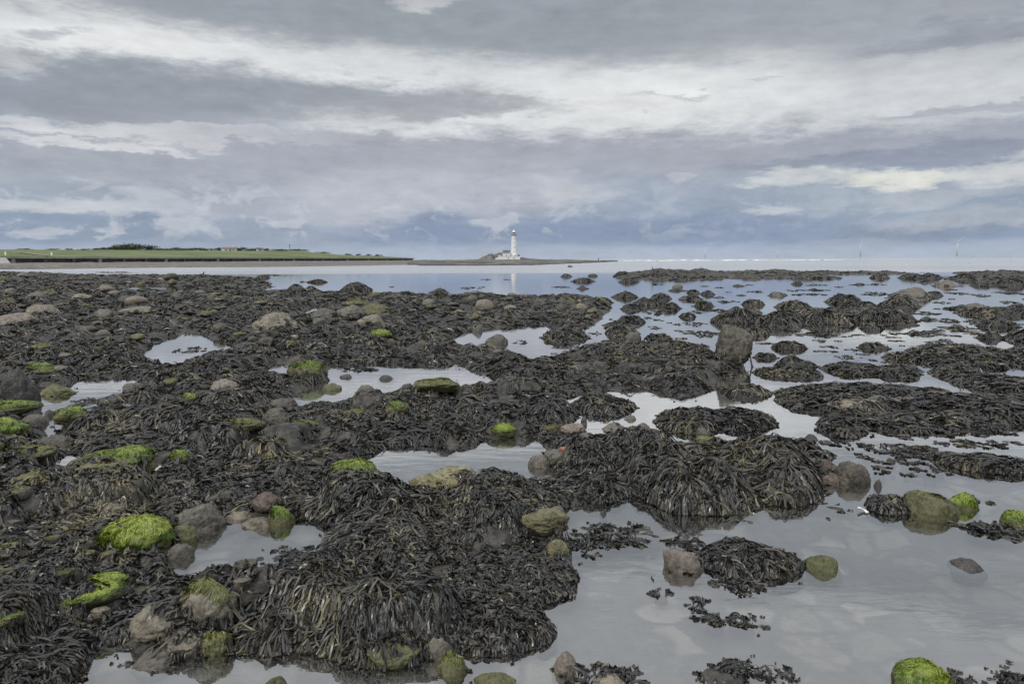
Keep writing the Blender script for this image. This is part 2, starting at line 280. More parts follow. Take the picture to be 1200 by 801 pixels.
# ---------------------------------------------------------------- the shore: what stands where
# kind | centre, top, foot, width as seen from the viewpoint (turned into ground metres below) | options | label
ITEMS = '''
H|575,547,640,170|d=1;hc=.24|crest of the biggest wrack heap, beside the yellow slab
H|465,572,672,165|d=.8|left shoulder of the biggest wrack heap
H|600,626,715,150|d=.8|seaward shoulder of the biggest wrack heap, spilling to the water
H|405,640,745,150|d=.8|lower wrack lobe above the small shallow pool's near end
H|505,660,762,160|d=.8|middle front lobe of the biggest wrack heap
H|590,695,770,120|d=.8|front wrack lobe touching the open water
H|890,509,588,140|d=.9;hc=.3|crest of the big wrack mound above the reddish stones
H|815,535,603,130|d=.8;hc=.26|long fronded wrack lobe hanging over its own brown reflection
H|922,538,592,84|d=.8;hc=.22|wrack lobe falling to the water beside the reddish stones
H|715,500,562,95|d=.8|wrack mound between the orange stone and the lime capped slab
H|478,466,521,205|d=.75|broad wrack mound just behind the long pale pool
H|200,462,530,195|d=.8|wide wrack mound right of the pale pool with the olive stone
H|637,465,501,78|d=.8;hc=.2|rounded wrack mound left of the thin bright pools, above the pinkish stone
H|98,566,626,86|d=.8|wrack mound with long hanging fronds behind the brightest lime boulder
H|45,700,770,95|d=.8|wrack mound with star shaped crown below the olive tuft
H|20,755,830,120|d=.8|wrack draped boulder at the near corner of the bed, lime patch behind it
H|708,461,487,82|d=.6|wrack mound standing like an islet in the thin bright pool
H|812,472,508,84|d=.6|left hump of the twin wrack mounds beyond the lime capped slab
H|868,473,506,76|d=.6|right hump of the twin wrack mounds beyond the lime capped slab
H|877,450,468,52|d=.6|small dark wrack islet beyond the twin mounds
H|888,512,534,60|d=.6|wrack covered hump behind the big reflecting mound
H|1003,423,441,78|d=.5|low wrack islet joined to the left of the pointed one
H|1053,423,447,52|d=.7|pointed wrack islet with a dark mirror image under it
H|925,427,446,78|d=.5|flat wrack islet right of the upright boulder
H|1165,436,459,84|d=.55|flat wrack island at the open side, beyond the long wrack bank
H|955,446,485,96|d=.6|left hump of the long wrack bank with the pale slab
H|1088,447,484,84|d=.6|middle hump of the long wrack bank with the pale slab
H|1165,457,497,84|d=.6|right hump of the long wrack bank, fronds combed downhill
H|985,483,514,60|d=.7|wrack tongue reaching out below the pale slab
H|1050,480,508,85|d=.5|flat wrack apron at the front of the long wrack bank
H|1120,478,506,100|d=.5|wrack apron under the right hump of the long bank
H|1130,398,432,130|d=.8|broadest flat wrack island on the pale open water
H|1205,402,430,70|d=.8|wrack island cut by the edge of view beside the broadest flat island
H|1122,424,446,54|d=.7|wrack tongue on the near side of the broadest flat island
H|1165,530,556,104|d=.6|flat dark wrack raft with ragged edge right of the floating tufts
H|800,401,431,66|d=.6|wrack ridge left of the upright brown boulder
H|735,405,434,66|d=.6|wrack hump in the middle of the ridge below the inlet
H|836,407,427,30|d=.8|wrack skirt leaning against the upright brown boulder
H|662,381,404,60|d=.6|wrack hump jutting into the far inlet
H|640,425,460,90|d=.6|wrack hump at the near bank of the far inlet
H|410,400,430,90|d=.5|dark wrack hump above the branching pool
H|60,398,428,90|d=.5|wrack hump among yellow green flats by the left bank
H|290,440,470,90|d=.6|wrack hump between the two middle pools
H|330,545,600,120|d=.7|wrack mound left of the mossy rock with the lime crest
H|700,545,592,80|d=.6|fronds hanging over the shadowed gap by the sky coloured pool
H|230,555,600,110|d=.6|wrack slope behind the round grey stone with the waterline
W|703,340,357,30|m=olive;k=.35|rounded olive boulder at the point of the wrack bank
W|732,338,349,33||dark humped rock just beyond the olive boulder
W|737,324.5,331,26||low rock off the lagoon, far behind the olive boulder
W|775,340,352,27||weedy rock between two flat ones in the shallows
W|759,345.5,358,37||broad weedy rock right of the olive boulder
W|740,354,364.5,24||dark rock close in front of the olive boulder
W|785,351,364,27||domed weedy rock near the middle of the rock scatter
R:grey|794,332.5,337,12||pale flat topped stone in the lagoon shallows
W|795,337,341,27|d=.5|thin dark slab under the pale flat topped stone
W|813,331,344.5,16||tallest dark rock in the lagoon shallows
W|829,337.5,346,18||dark rock touching the tallest one in the shallows
T|826,333,336,11||tiny weed patch behind the tallest lagoon rock
W|810,345,351.5,29|m=red|brownish flat rock below the tallest lagoon rock
W|825,350,359.5,27||low weedy rock in line with the brownish flat one
T|820,362,367,24||thin weed mat below the low rock in the shallows
W|806,365,373.5,20||small domed rock with a bright gap around it
W|740,367,378.5,34||flat weedy rock in the inlet mouth
T|760,370.5,374,12||tiny weed scrap beside the flat inlet mouth rock
T|770,361,369.5,28||ragged weed mat left of the small domed rock
W|729,376,395,38||weedy hump at the mouth of the inlet
T|765,381,386,20||thin weed streak trailing from the inlet hump
R:grey|742,388.5,398,19||bare brown grey stone below the inlet hump
W|772,388.5,397.5,35||low weedy rock right of the bare brown grey stone
T|815,376.5,382,28||dark streak of weed left of the lime marked reef
T|826,386.5,394,34||thin row of weed in front of the upright boulder
T|844,346,350,17||narrow weed streak in the blue lagoon
T|887,337.5,343,18||small weed patch in the blue lagoon below the far bar
T|843,359,366,20||small dark weed patch left of the lime marked reef
W|882,350,359,24||dark rock at the back of the lime marked reef
W|868,358,379,68|d=.5|weedy reef marked with a pale lime slab
R:yellow|866,364.5,374,24|d=.5|yellow green slab set in the weedy reef
W|918,361,384,50|d=.5|weedy end of the lime marked reef
W|886,381.5,393.5,34||dark weedy rock behind the upright boulder
R:brown|860,381,430,41|d=.7;a=1;k=.4;s=52|tall upright brown grey boulder standing over the shallows
W|897,411,420.5,28||small weedy rock beside the foot of the upright boulder
T|609,397.5,403,15||small weed patch afloat in the far inlet
W|911,335.5,347.5,19|m=grey;k=.5|greyish rock with weed foot in the blue lagoon
W|934,327,333.5,13||small dark rock just inside the far bar
W|930,350.5,361,44|d=.5|long low rock left of the big lagoon hump
W|990,342.5,357,38||big dark hump in the lagoon
W|995,353.5,362.5,19||small dark rock in front of the big lagoon hump
W|1016,347.5,360.5,19||upright weedy rock right of the big lagoon hump
T|1026,340.5,346.5,34||flat weed strip behind the big lagoon hump
W|1066,334,352,46|m=grey;k=.25;d=.6|big brown whaleback rock before the far bar
W|1095,333.5,347.5,19||dark rock at the tip of the brown whaleback
W|1056,344,362.5,42||dark weedy dome in front of the brown whaleback
W|972,359,380,64|d=.5|broad weedy bank under the big lagoon hump
W|1020,360,376,54|d=.5|weedy bank left of the dark dome
W|1052,361,377,44|d=.5|weedy bank below the dark dome
W|1022,376,387.5,24||diamond shaped rock and reflection on the pale water
T|962,388,395,40||long thin weed streak on the pale water
W|924,396.5,409.5,40||low weedy islet right of the upright boulder
W|1024,397.5,409.5,34||lone almond shaped weedy rock on the pale water
T|960,397,401,13||tiny weed scrap left of the almond shaped rock
W|932,412,430.5,48|d=.5|wide weedy islet nearest the upright boulder
T|990,414.5,420.5,18||lone grey floating weed patch
W|1055,411,421.5,38||weedy rock left of the broadest flat island
T|1033,419.5,425,22||dark scrap below the weedy rock left of the flat island
W|1140,352,363.5,38|m=grey;k=.5|grey topped rock at the open side of the lagoon
W|1168,358.5,370,66|d=.4|long weedy bank at the open side
W|1197,353,363,26||dark rock behind the long weedy bank
W|1150,329,335.5,22||small rock below the far bar, open side
W|1110,326,335.5,26|m=grey;k=.4|brown rock right of the far bar boulder
T|1169,332,337,16||low weed patch below the far bar, open side
T|1150,343.5,347.5,18||isolated weed dash on the lagoon, open side
T|1181,350.5,356,20||small weed dash near the long weedy bank
T|1085,361.5,369,18||ragged weed patch right of the dark dome
T|1087,369.5,377,20||ragged weed patch under the ragged patch of the dark dome
T|1127,371.5,380,48||long weed raft left of the round weedy one
W|1169,372.5,383.5,38||round weedy rock at the end of the long raft
T|1136,384.5,392,24||weed raft above the broadest flat island
W|1160,385.5,397.5,28||weedy rock above the broadest flat island
W|1199,385.5,400.5,30||weedy rock cut by the edge of view
T|1080,387,394,40||weed streak left of the raft above the flat island
T|1096,384.5,389,14||tiny weed dash over the weed streak
T|1122,382,386.5,36||thinnest weed dash on the pale water
T|1073,351.5,355.5,18||weed dash right of the dark dome shoulder
T|1105,351,355.5,12||smallest weed dash near the whaleback tip
R:beige|1000,471,484,50|d=.8|pale sandy slab set in the long wrack bank
R:grey|1029,463,478,24||grey pointed stone on the long wrack bank
T|1100,500.5,511,26||small weed tuft in front of the long wrack bank
T|1043,517,530,64|d=.5|upright weed tips breaking the water
T|1087,526,535,42||scattered weed tips right of the upright ones
R:dark|1045,536.5,542,10||tiny dark pebble near the upright weed tips
R:dark|951,508.5,516,15||small dark stone on open water behind the round stones
T|905,492,502,18||small weed tuft right of the twin mounds
T|1140,516,523,32||faint weed scraps above the wrack raft
R:grey|821,498,509,23||olive grey stone under the left twin mound
R:grey|723,495.5,507,36||flat grey stone at the near side of the thin pools
R:grey|755,494.5,511,23||rounded grey stone beside the flat grey stone
R:grey|688,507,516,16||grey stone by the pinkish stone
R:grey|738,486,492,15||small stone below the wrack islet in the thin pool
R:dark|684,488,497,8||little dark rock sticking out of the thin bright pool
R:orange|661,527,537,12||orange brick like stone in the wrack
R:grey|651,527,545,29||grey stone next to the orange stone
R:grey|632,533,549,26||grey stone left of the pair by the orange stone
M:olive|777,522,560,52|o=-.5,.2;c=.4|slab sided boulder capped with yellow green algae
R:beige|816,522,541,62|d=.9|pale sandy slab right of the algae capped boulder
M:olive|828,511,524,32|c=.4|small yellow green hump behind the pale sandy slab
M:olive|870,521,536,40|c=.45|mossy yellow stone at the crest of the big reflecting mound
M:olive|590,497,514,29|c=1.1|bright lime round stone at the end of the long pale pool
R:pink|670,496,510,32||pinkish stone below the rounded wrack mound
M:olive|645,497,508,26|c=.35|mossy stone left of the pinkish stone
R:brown|997,540,567,39|s=5|round brown grey boulder at the water beside reddish stones
R:red|964,537,558,34||reddish brown stone behind the round boulder
R:red|966,552,568,30||reddish stone at the waterline left of the round boulder
R:dark|1029,560.5,571,9||small black stone alone in open water near the round boulder
T|715,610,636,82|d=.6|spread weed tuft afloat right of the yellow slab
T|680,625,643,55|d=.6|weed fringe joining the yellow slab and the spread tuft
R:dark|707,596.5,603,9||small dark pebble by the edge of the sky coloured pool
H|880,629,678,112|d=.6;hc=.13|tangled black wrack islet beside a pinkish stone
R:pink|802,643,672,46|k=.2|pinkish stone in black wrack at open water
T|808,630,642,44||black weed behind the pinkish stone at open water
R:olive|965,651,671,38|a=1;s=9|small angular olive stone alone on open water
R:dark|1134,656,669,34|d=.8|flat dark stone barely breaking the open water
W|1043,577,605,46||black weed covered stone left of the green boulder
M:olive|1089,577,608,54|c=.25;o=0,.6|green boulder with dark reflection in the open water
M:olive|1128,577,597,30|c=.9|small green stone touching the green boulder
T|1155,605,629,54|d=.7|black weed tangle left of the green stone at the edge
M:olive|1196,598,619,32|c=.7|green topped stone cut by the edge of view
T|1140,584,590,26||faint weed dash above the black tangle
M:olive|1084,776,818,56|c=.8;o=.4,0|mossy boulder with bright yellow green back, nearest in open water
T|1128,779,815,48|d=.8|black weed hanging off the nearest mossy boulder
T|1190,785,815,40|d=.6|weed strands near the corner of the open water
W|846,771,806,48|m=dark;k=.6|dark furry weed covered rock near the lower edge
T|893,765,796,80|d=.5|weed strands trailing from the dark furry rock
R:pink|664,765,792,30|k=.15|pinkish yellow stone at the head of a weed tangle
T|706,770,806,90|d=.6|brown weed tangle around the near beige stone
R:beige|713,789,815,50|d=.8|beige stone under brown weed at the lower edge
T|838,718,732,34||floating weed strand pair on open water
T|775,686,700,26||small floating weed scrap on open water
T|816,696,718,22||single drifting weed stalk on open water
T|870,716,734,48|d=.6|floating weed flecks right of the strand pair
T|866,680,696,60|d=.7|drifting flecks in front of the black wrack islet
T|690,644,652,24||tiny weed scrap left of the pinkish stone
R:pink|20,366.5,383,43||large pinkish flat boulder by the left bank
R:beige|50,356.5,371.5,29||orange brown boulder behind the large pinkish one
R:grey|43,341.5,352.5,17||grey boulder farther up the left bank
R:grey|122,361.5,373.5,18||grey upright boulder in the left wrack field
R:beige|160,346.5,359.5,24||pale boulder with a flat top in the left wrack field
R:dark|147,346,358,18||dark boulder against the pale flat topped one
R:beige|157,359,368.5,32||flat beige slab in front of the pale boulder
R:beige|95,343.5,352,20||small beige boulder far up the left bank
R:beige|90,407.5,419,22||pale rounded stone among yellow green flats
M:olive|112,406.5,414.5,12|c=.5|small greenish stone beside the pale rounded one
M:olive|45,402,411,24|c=.35|yellow green flat stone left of the pale rounded one
R:beige|78,413,421,14||small pale stone in front of the yellow green flat
R:beige|324,366.5,391.5,52|k=.08|biggest beige boulder of the middle wrack field
R:grey|381,361,378.5,32||grey ridged boulder right of the biggest beige one
R:grey|374,372,382,16||small stone in front of the grey ridged boulder
R:grey|410,357,378.5,32||brown grey boulder right of the ridged one
M:olive|416,350,359,30|c=.2|flat greenish boulder at the back of the boulder cluster
R:olive|440,355.5,371,34||olive flat boulder in the boulder cluster
R:beige|436,368,388.5,34|a=1|pale angular boulder behind the lime stone
M:olive|447,386,399,26|c=1.1|bright lime stone below the pale angular boulder
R:beige|568,350.5,363.5,23||rounded beige boulder at the lagoon edge
R:grey|560,380.5,389,13||small grey stone near the far inlet
W|385,331.5,351.5,24|a=1|black peaked rock at the lagoon edge
W|417,329,342.5,38|d=.5|black whale shaped rock with a long tail in the lagoon
W|364,330.5,340.5,17||black round rock left of the peaked one
W|347,331,339,19||low black rock left of the round one
W|514,336,343.5,26||low dark rock alone at the lagoon edge
W|372,325.5,331,22||flat black rock behind the black peaked one
W|308,319.5,326,16||dark rock at the tip of the weedy spit
T|462,333,336.5,8||speck of weed in the lagoon
T|570,324.5,328,12||weed dash left of the lighthouse reflection
T|595,324.8,328,8||weed dash under the lighthouse reflection
T|551,335.5,339,24||weed streak right of the low dark lagoon rock
T|564,333.8,336.8,9||tiny weed dash above the weed streak
W|683,323.8,330,30|d=.5|flat dark pair of rocks in the lagoon right of the reflection
W|683,333,338.5,17||almond rock alone in the blue lagoon
W|664,318.5,324.5,14||first dark rock at the end of the far bar
W|695,318.5,324,13||second dark rock at the end of the far bar
W|730,316.5,323,22||rock hump at the start of the far bar
W|770,315.5,325,34||far bar hump with a bird on it
W|816,316,324,20||far bar rock below a small bird
W|951,313.5,322.5,15||round dark boulder on the far bar
W|1031,317.5,326.5,20||low boulder on the far bar left of the biggest one
W|1068,314,326.5,22||biggest boulder on the far bar
W|1091,318,326.5,22||flat dark slab right of the biggest far bar boulder
W|1132,317.5,327,26||weedy hump on the far bar, open side
W|1187,318.5,335,32||weedy boulder at the end of the far bar
R:grey|668,310.5,313.2,6||small dark rock off the end of the long reef
M:olive|360,423,446,44|o=.1,.1;c=.5|dark boulder with lime cap by the branching pool
R:olive|389,449,458,22||dome shaped olive stone in the branching pool
R:grey|429,450.5,461.5,26||grey stone at the near edge of the branching pool
R:dark|452,439,445,20|d=.7|flat dark stone lying in the branching pool
R:dark|406,438,443,16||small flat dark stone right of the lime capped boulder
T|421,427,437,34|d=.7|weed tuft afloat in the branching pool
R:dark|478,448.5,458,15||dark stone at the far end of the branching pool
M:olive|512,446,464,56|d=.6;c=.22|low mossy flat rock at the near side of the branching pool
R:grey|582,391.5,403,26||dark grey round boulder in the far inlet
R:olive|66,450.5,464,34||olive rounded stone behind the left pool
M:olive|47,425,436,27|c=.7;d=.6|yellow lime flat rock near the left bank
M:olive|52,437,447,24|c=.5;d=.6|second yellow lime flat rock below the first
M:olive|15,469,487,50|c=.55;d=.7|yellow green flat rock at the left pool edge
M:olive|4,489,520,44|c=1|lime boulder cut by the left edge of view
M:olive|84,477,498,32|c=.8;o=.2,.1|lime capped stone at the near side of the left pool
R:dark|57,480,488,10||tiny dark stone in the left pool
R:dark|128,466,474,20||dark stone in the middle of the left pool
T|100,465.5,474,34|d=.6|weed clump lying in the left pool
R:grey|156,448,461,22||grey stone behind the left pool
R:pink|266,444,463,34||pale pinkish boulder among the middle wrack
M:olive|222,460,471,18|c=.9|small lime patch stone in the wrack mound
M:olive|33,523,548,48|c=.4|mossy yellow brown boulder near the left edge
R:grey|40,485,499,24||grey rounded stone above the mossy yellow one
R:grey|70,508,522,40|d=.8|flat grey slab between two small left pools
M:olive|210,527,545,18|c=.8|small yellow tuft stone below the wide wrack mound
M:olive|132,526,561,80|o=.45,-.1;c=.55;s=14|long dark rock with lime algae over its end
R:olive|112,552,572,54|d=.7|olive slab under the long lime ended rock
M:olive|287,496,516,42|c=.35|mossy flat boulder in the middle of the bed
M:olive|355,492,508,50|c=.3;d=.6|yellow mossy flat rock left of the broad mound
R:grey|322,478,500,30||brown hooded stone beside the yellow mossy flat
R:grey|330,466,484,34||grey brown rock above the hooded stone
M:olive|420,478,490,36|c=.3;d=.6|thin mossy ledge at the top of the broad mound
M:olive|465,470,482,26|c=.5|yellow moss stone right of the mossy ledge
R:dark|20,433,474,36|d=.8|black jagged rock at the left edge
M:olive|160,606,652,66|c=1.25;o=.15,-.1;s=3|brightest lime boulder of the left bed
R:grey|233,591,624,52||round grey stone with waterline at the head of the small pool
R:olive|208,616,640,40||olive stone between the lime boulder and the small pool
R:grey|211,636,656,28||brown stone at the edge of the small pool
R:beige|278,598,612,44|d=.9|flat beige slab behind the small pool
R:beige|300,608,620,30|d=.9|smaller flat beige slab by the small pool
R:grey|258,572,592,34||weathered grey stone under the wrack slope
R:olive|50,568,598,50||flat olive stone under fronds near the left edge
R:beige|131,588,610,26||beige flat stone beside the hanging fronds
M:olive|330,593,616,28|c=.6|stone with lime crest by the small pool
R:red|312,576,606,30||brown ridged stone behind the lime crested one
M:olive|415,538,566,52|c=.75|lime topped boulder at the head of the long pale pool
R:yellow|522,550,578,82|d=.6;k=.15|long pale olive slab on top of the largest mound
R:pink|396,631,648,17||pinkish stone at the small pool's far end
R:yellow|638,597,633,54|a=1;s=41;d=.6|yellow slab at the edge of the largest mound
R:yellow|652,632,660,28|a=1|small yellow slab below the big yellow one
R:grey|652,592,608,20||grey stone behind the yellow slab
R:grey|700,540,562,40||grey stone under the wrack beside the gap
M:olive|58,683,704,42|c=.25;d=.7|dull olive tuft of algae left of the bright lime ones
M:olive|106,689,716,56|c=1.2;d=.7|lime algae patch nearer of the bright pair
M:olive|124,672,698,38|c=1.2;d=.7|lime algae patch farther of the bright pair
M:olive|5,745,768,34|c=.7|small lime patch at the lower left edge
R:beige|195,708,754,66|s=6|big beige boulder in the near wrack
M:beige|243,680,748,64|c=.3;o=.4,0;s=8|tawny boulder with olive moss beside the big beige one
R:beige|222,745,772,52|d=.9|low pale slab in front of the tawny boulder
R:grey|182,763,785,44|d=.8|flat grey stone at the edge of the near shallows
M:olive|254,740,768,34|c=.4|mossy knob at the end of the low pale slab
R:red|337,676,702,34||brown rock amid the near wrack
R:olive|376,692,728,46|k=.2|olive slab half under near wrack
M:olive|436,720,748,28|c=.7|lime topped stone over the dark hollow
R:olive|462,754,786,56|k=.3|olive round boulder under fronds at the lower edge
R:grey|515,744,774,34||brown grey stone beside the olive wedge
M:olive|530,765,792,38|c=.2;s=12|green olive wedge stone at the lower edge
R:olive|582,788,812,50|d=.8|flat olive stone barely above the near shallows
R:olive|322,794,812,26||small olive stone cut by the lower edge
T|340,628,676,80|d=.8|sparse fronds lying in the small shallow pool
T|222,405,413,36|d=.6|dark weed islet in the white pool of the far bed
'''
def parse():
    out = []
    for ln in ITEMS.strip().splitlines():
        t, pos, opt, lab = ln.split('|')
        cx, top, bot, w = map(float, pos.split(','))
        kind, _, mk = t.partition(':')
        o = {}
        for q in filter(None, opt.split(';')):
            k, v = q.split('='); o[k] = v
        out.append(dict(kind=kind, mat=o.get('m', mk or None), cx=cx, top=top, bot=bot, w=w, o=o, label=lab))
    return out

# outlines of the weed bed and of its pools along the ground
BED = [[(-900, 318), (60, 319), (100, 322), (200, 323.5), (240, 322), (310, 326.5), (325, 335), (310, 343), (352, 342), (415, 345.5), (470, 345),
        (520, 346), (600, 347.5), (690, 348), (716, 353), (720, 362), (706, 376), (690, 383), (662, 398), (640, 380), (600, 382),
        (560, 388), (530, 394), (545, 405), (600, 410), (622, 423), (645, 420), (672, 413), (690, 404), (725, 406), (745, 400), (775, 402), (830, 402),
        (850, 415), (878, 428), (882, 440), (870, 448), (845, 455), (812, 466), (800, 468), (785, 463), (770, 458), (715, 459), (690, 464),
        (667, 466), (662, 478), (674, 490), (682, 508), (720, 507), (745, 511), (765, 511), (775, 517), (810, 516), (830, 513), (870, 519), (930, 513),
        (960, 522), (975, 535), (965, 545), (940, 565), (920, 590), (880, 602), (845, 608), (800, 600), (765, 590), (752, 578), (740, 577), (724, 581),
        (712, 592), (690, 598), (674, 594), (660, 600), (652, 612), (662, 632), (682, 660), (688, 672), (662, 686), (652, 702), (638, 722),
        (645, 742), (632, 764), (600, 766), (575, 774), (540, 773), (505, 778), (470, 786), (410, 784), (385, 772), (345, 770), (300, 772), (268, 764),
        (255, 752), (240, 764), (205, 776), (170, 772), (150, 758), (110, 768), (85, 785), (65, 801), (40, 850), (-900, 1100)]]
POOLS = [[(178, 413), (190, 405), (205, 401), (230, 398), (240, 403), (258, 403), (273, 409), (262, 411), (245, 410), (235, 415), (220, 417), (195, 421), (185, 417)],
    [(392, 437), (402, 424), (415, 420), (430, 432), (455, 431), (480, 429), (510, 432), (527, 425), (550, 439), (580, 440), (565, 445), (540, 444), (525, 453),
     (508, 448), (490, 453), (478, 457), (450, 459), (430, 454), (415, 461), (400, 461), (385, 458), (362, 459), (358, 453), (375, 447), (395, 444)],
    [(315, 430), (345, 429), (345, 443), (318, 437)], [(376, 465), (412, 461), (400, 471), (385, 470)], [(333, 470), (368, 467), (348, 477)],
    [(28, 461), (50, 459), (75, 461), (92, 456), (120, 454), (130, 459), (148, 454), (153, 460), (130, 466), (110, 471), (120, 476), (95, 484), (72, 483),
     (62, 493), (38, 489), (32, 485), (40, 478), (38, 470)],
    [(177, 463), (197, 460), (186, 468)], [(133, 476), (159, 466), (150, 474)], [(55, 516), (85, 509), (97, 520), (62, 526)],
    [(42, 556), (60, 547), (85, 540), (97, 548), (92, 568), (70, 567)], [(163, 560), (185, 544), (193, 550), (172, 563)], [(285, 529), (297, 522), (312, 527), (290, 532)],
    [(418, 541), (440, 533), (460, 529), (480, 526), (490, 525), (550, 529), (575, 520), (590, 519), (628, 520), (617, 530), (630, 549), (612, 551), (590, 552),
     (560, 552), (540, 550), (520, 552), (490, 555), (470, 557), (450, 550), (430, 547)],
    [(672, 486), (690, 484), (720, 483), (745, 487), (765, 484), (782, 495), (765, 500), (752, 497), (740, 494), (720, 495), (705, 502), (690, 507), (681, 503)],
    [(760, 506), (780, 498), (805, 499), (815, 507), (838, 507), (836, 513), (800, 516), (783, 519), (770, 512)],
    [(190, 658), (203, 645), (225, 630), (245, 619), (262, 611), (302, 616), (307, 625), (300, 640), (290, 655), (250, 662), (225, 667)],
    [(300, 630), (340, 619), (395, 624), (402, 632), (386, 641), (391, 650), (371, 659), (356, 669), (340, 676), (313, 673), (298, 660), (288, 655)],
    [(140, 341), (160, 336.5), (200, 336), (198, 340), (165, 341)], [(255, 360), (275, 356), (278, 359), (262, 362)], [(280, 346), (300, 344), (299, 347)],
    [(354, 365), (372, 359), (377, 361), (360, 369)], [(355, 402), (393, 395), (394, 399), (368, 405), (356, 405)], [(752, 446), (765, 445), (764, 449)],
    [(185, 338.5), (198, 337), (200, 339.5)], [(105, 423), (130, 420), (128, 424)], [(545, 410), (555, 407), (560, 412)], [(830, 447), (850, 442), (850, 449), (836, 450)]]
SPITS = [[(100, 319.3), (115, 318), (135, 318.4), (170, 319.4), (165, 320.4), (120, 320.4)],      # thin weed spits in the far arm of the lagoon
    [(300, 321), (330, 321.5), (358, 322.3), (330, 324.5), (300, 325)], [(330, 331.5), (360, 329), (395, 329.4), (365, 331.5)],
    [(712, 324), (735, 318.5), (770, 317.5), (830, 317.5), (905, 318), (960, 317.5), (1010, 318.5), (1060, 318.5), (1130, 318), (1210, 318.5), (1500, 318), (1500, 332),
     (1215, 333.5), (1175, 335), (1120, 331), (1085, 333), (1055, 329), (1030, 330.5), (1000, 327), (960, 327.5), (935, 326.5), (905, 327), (880, 329),
     (850, 326.5), (805, 329), (790, 330), (770, 327), (742, 328), (720, 326)],
    [(738, 398), (770, 393.5), (800, 393.5), (780, 396), (745, 399)], [(700, 381), (722, 377), (755, 382), (740, 388), (710, 386)],
    [(1062, 399), (1110, 398), (1130, 399), (1120, 403), (1090, 403)],
    [(900, 456), (960, 449), (1050, 450), (1110, 465), (1200, 462), (1450, 462), (1450, 500), (1200, 500), (1150, 503), (1100, 494), (1060, 491), (1000, 500), (960, 482), (930, 480), (905, 474)],
    [(903, 366), (960, 364), (1050, 363), (1072, 367), (1060, 373), (1000, 377), (940, 382), (905, 380)],
    [(900, 368), (838, 372), (842, 366), (890, 363)],
    [(925, 535), (960, 533), (1010, 525), (1012, 528), (975, 540), (940, 548)], [(940, 592), (960, 588), (1010, 597), (1000, 601), (950, 599)]]
PITS = [[(1000, 452), (1010, 450), (1015, 453), (1003, 455)]]
# ---------------------------------------------------------------- the ground as a field of heights
L0, L1, A0, A1 = math.log(1.0), math.log(125.0), R(-56), R(56)
NI, NJ = 860, 1080
gl = np.linspace(L0, L1, NI); ga = np.linspace(A0, A1, NJ)
GD = np.exp(gl)[:, None] * np.ones((1, NJ)); GA = ga[None, :] * np.ones((NI, 1))
GX = GD * np.sin(GA); GY = GD * np.cos(GA)
gpx, gpy = P(GX, GY, np.zeros_like(GX))
wob = np.minimum(9.0, 0.9 + 0.035 * (gpy - HOR))
qx = gpx + (fb2(GX * 3.1 + 5, GY * 3.1, 31, 4) - .5) * wob * 5.0 + (fb2(GX * 14, GY * 14, 33, 2) - .5) * wob * 1.6
qy = gpy + (fb2(GX * 3.1 - 7, GY * 3.1, 37, 4) - .5) * wob * 1.5 + (fb2(GX * 14, GY * 14, 39, 2) - .5) * wob * 0.5

def inside(polys, x, y):
    res = np.zeros(x.shape, bool)
    for poly in polys:
        xs = [p[0] for p in poly]; ys = [p[1] for p in poly]
        sel = np.where((x > min(xs)) & (x < max(xs)) & (y > min(ys)) & (y < max(ys)))
        px, py = x[sel], y[sel]; r = np.zeros(px.shape, bool)
        n = len(poly)
        for i in range(n):
            (xa, ya), (xb, yb) = poly[i], poly[(i + 1) % n]
            if ya == yb: continue
            c = ((ya > py) != (yb > py)) & (px < (xb - xa) * (py - ya) / (yb - ya) + xa)
            r ^= c
        res[sel] |= r
    return res

def blur(a, ri, rj, n=2):
    for _ in range(n):
        for ax, rad in ((0, ri), (1, rj)):
            if rad < 1: continue
            pad = [(0, 0), (0, 0)]; pad[ax] = (rad + 1, rad)
            c = np.cumsum(np.pad(a, pad, mode='edge'), axis=ax)
            if ax == 0: a = (c[2 * rad + 1:] - c[:-2 * rad - 1]) / (2 * rad + 1)
            else: a = (c[:, 2 * rad + 1:] - c[:, :-2 * rad - 1]) / (2 * rad + 1)
    return a

front = gpy < 2500
bed = inside(BED, qx, qy) & front
spit = inside(SPITS, qx, qy) & front
def grow(poly, fx, fy):
    ys = [p[1] for p in poly]; xs = [p[0] for p in poly]; mx, my = (min(xs) + max(xs)) / 2, (min(ys) + max(ys)) / 2
    return [(mx + (x - mx) * fx, my + (y - my) * fy + (max(ys) - min(ys)) * .06) for x, y in poly]
hole = inside([grow(p, 1.12, 1.75 if max(q[1] for q in p) < 580 and min(q[0] for q in p) < 330 else 1.35) for p in POOLS] + PITS, qx, qy) & front
weedmask = ((bed | (spit & ((GD < 45) | (fb2(GX / 5, GY / 7, 29, 3) < .605)))) & ~hole)
sm = blur(weedmask.astype(float), 2, 3, 2)
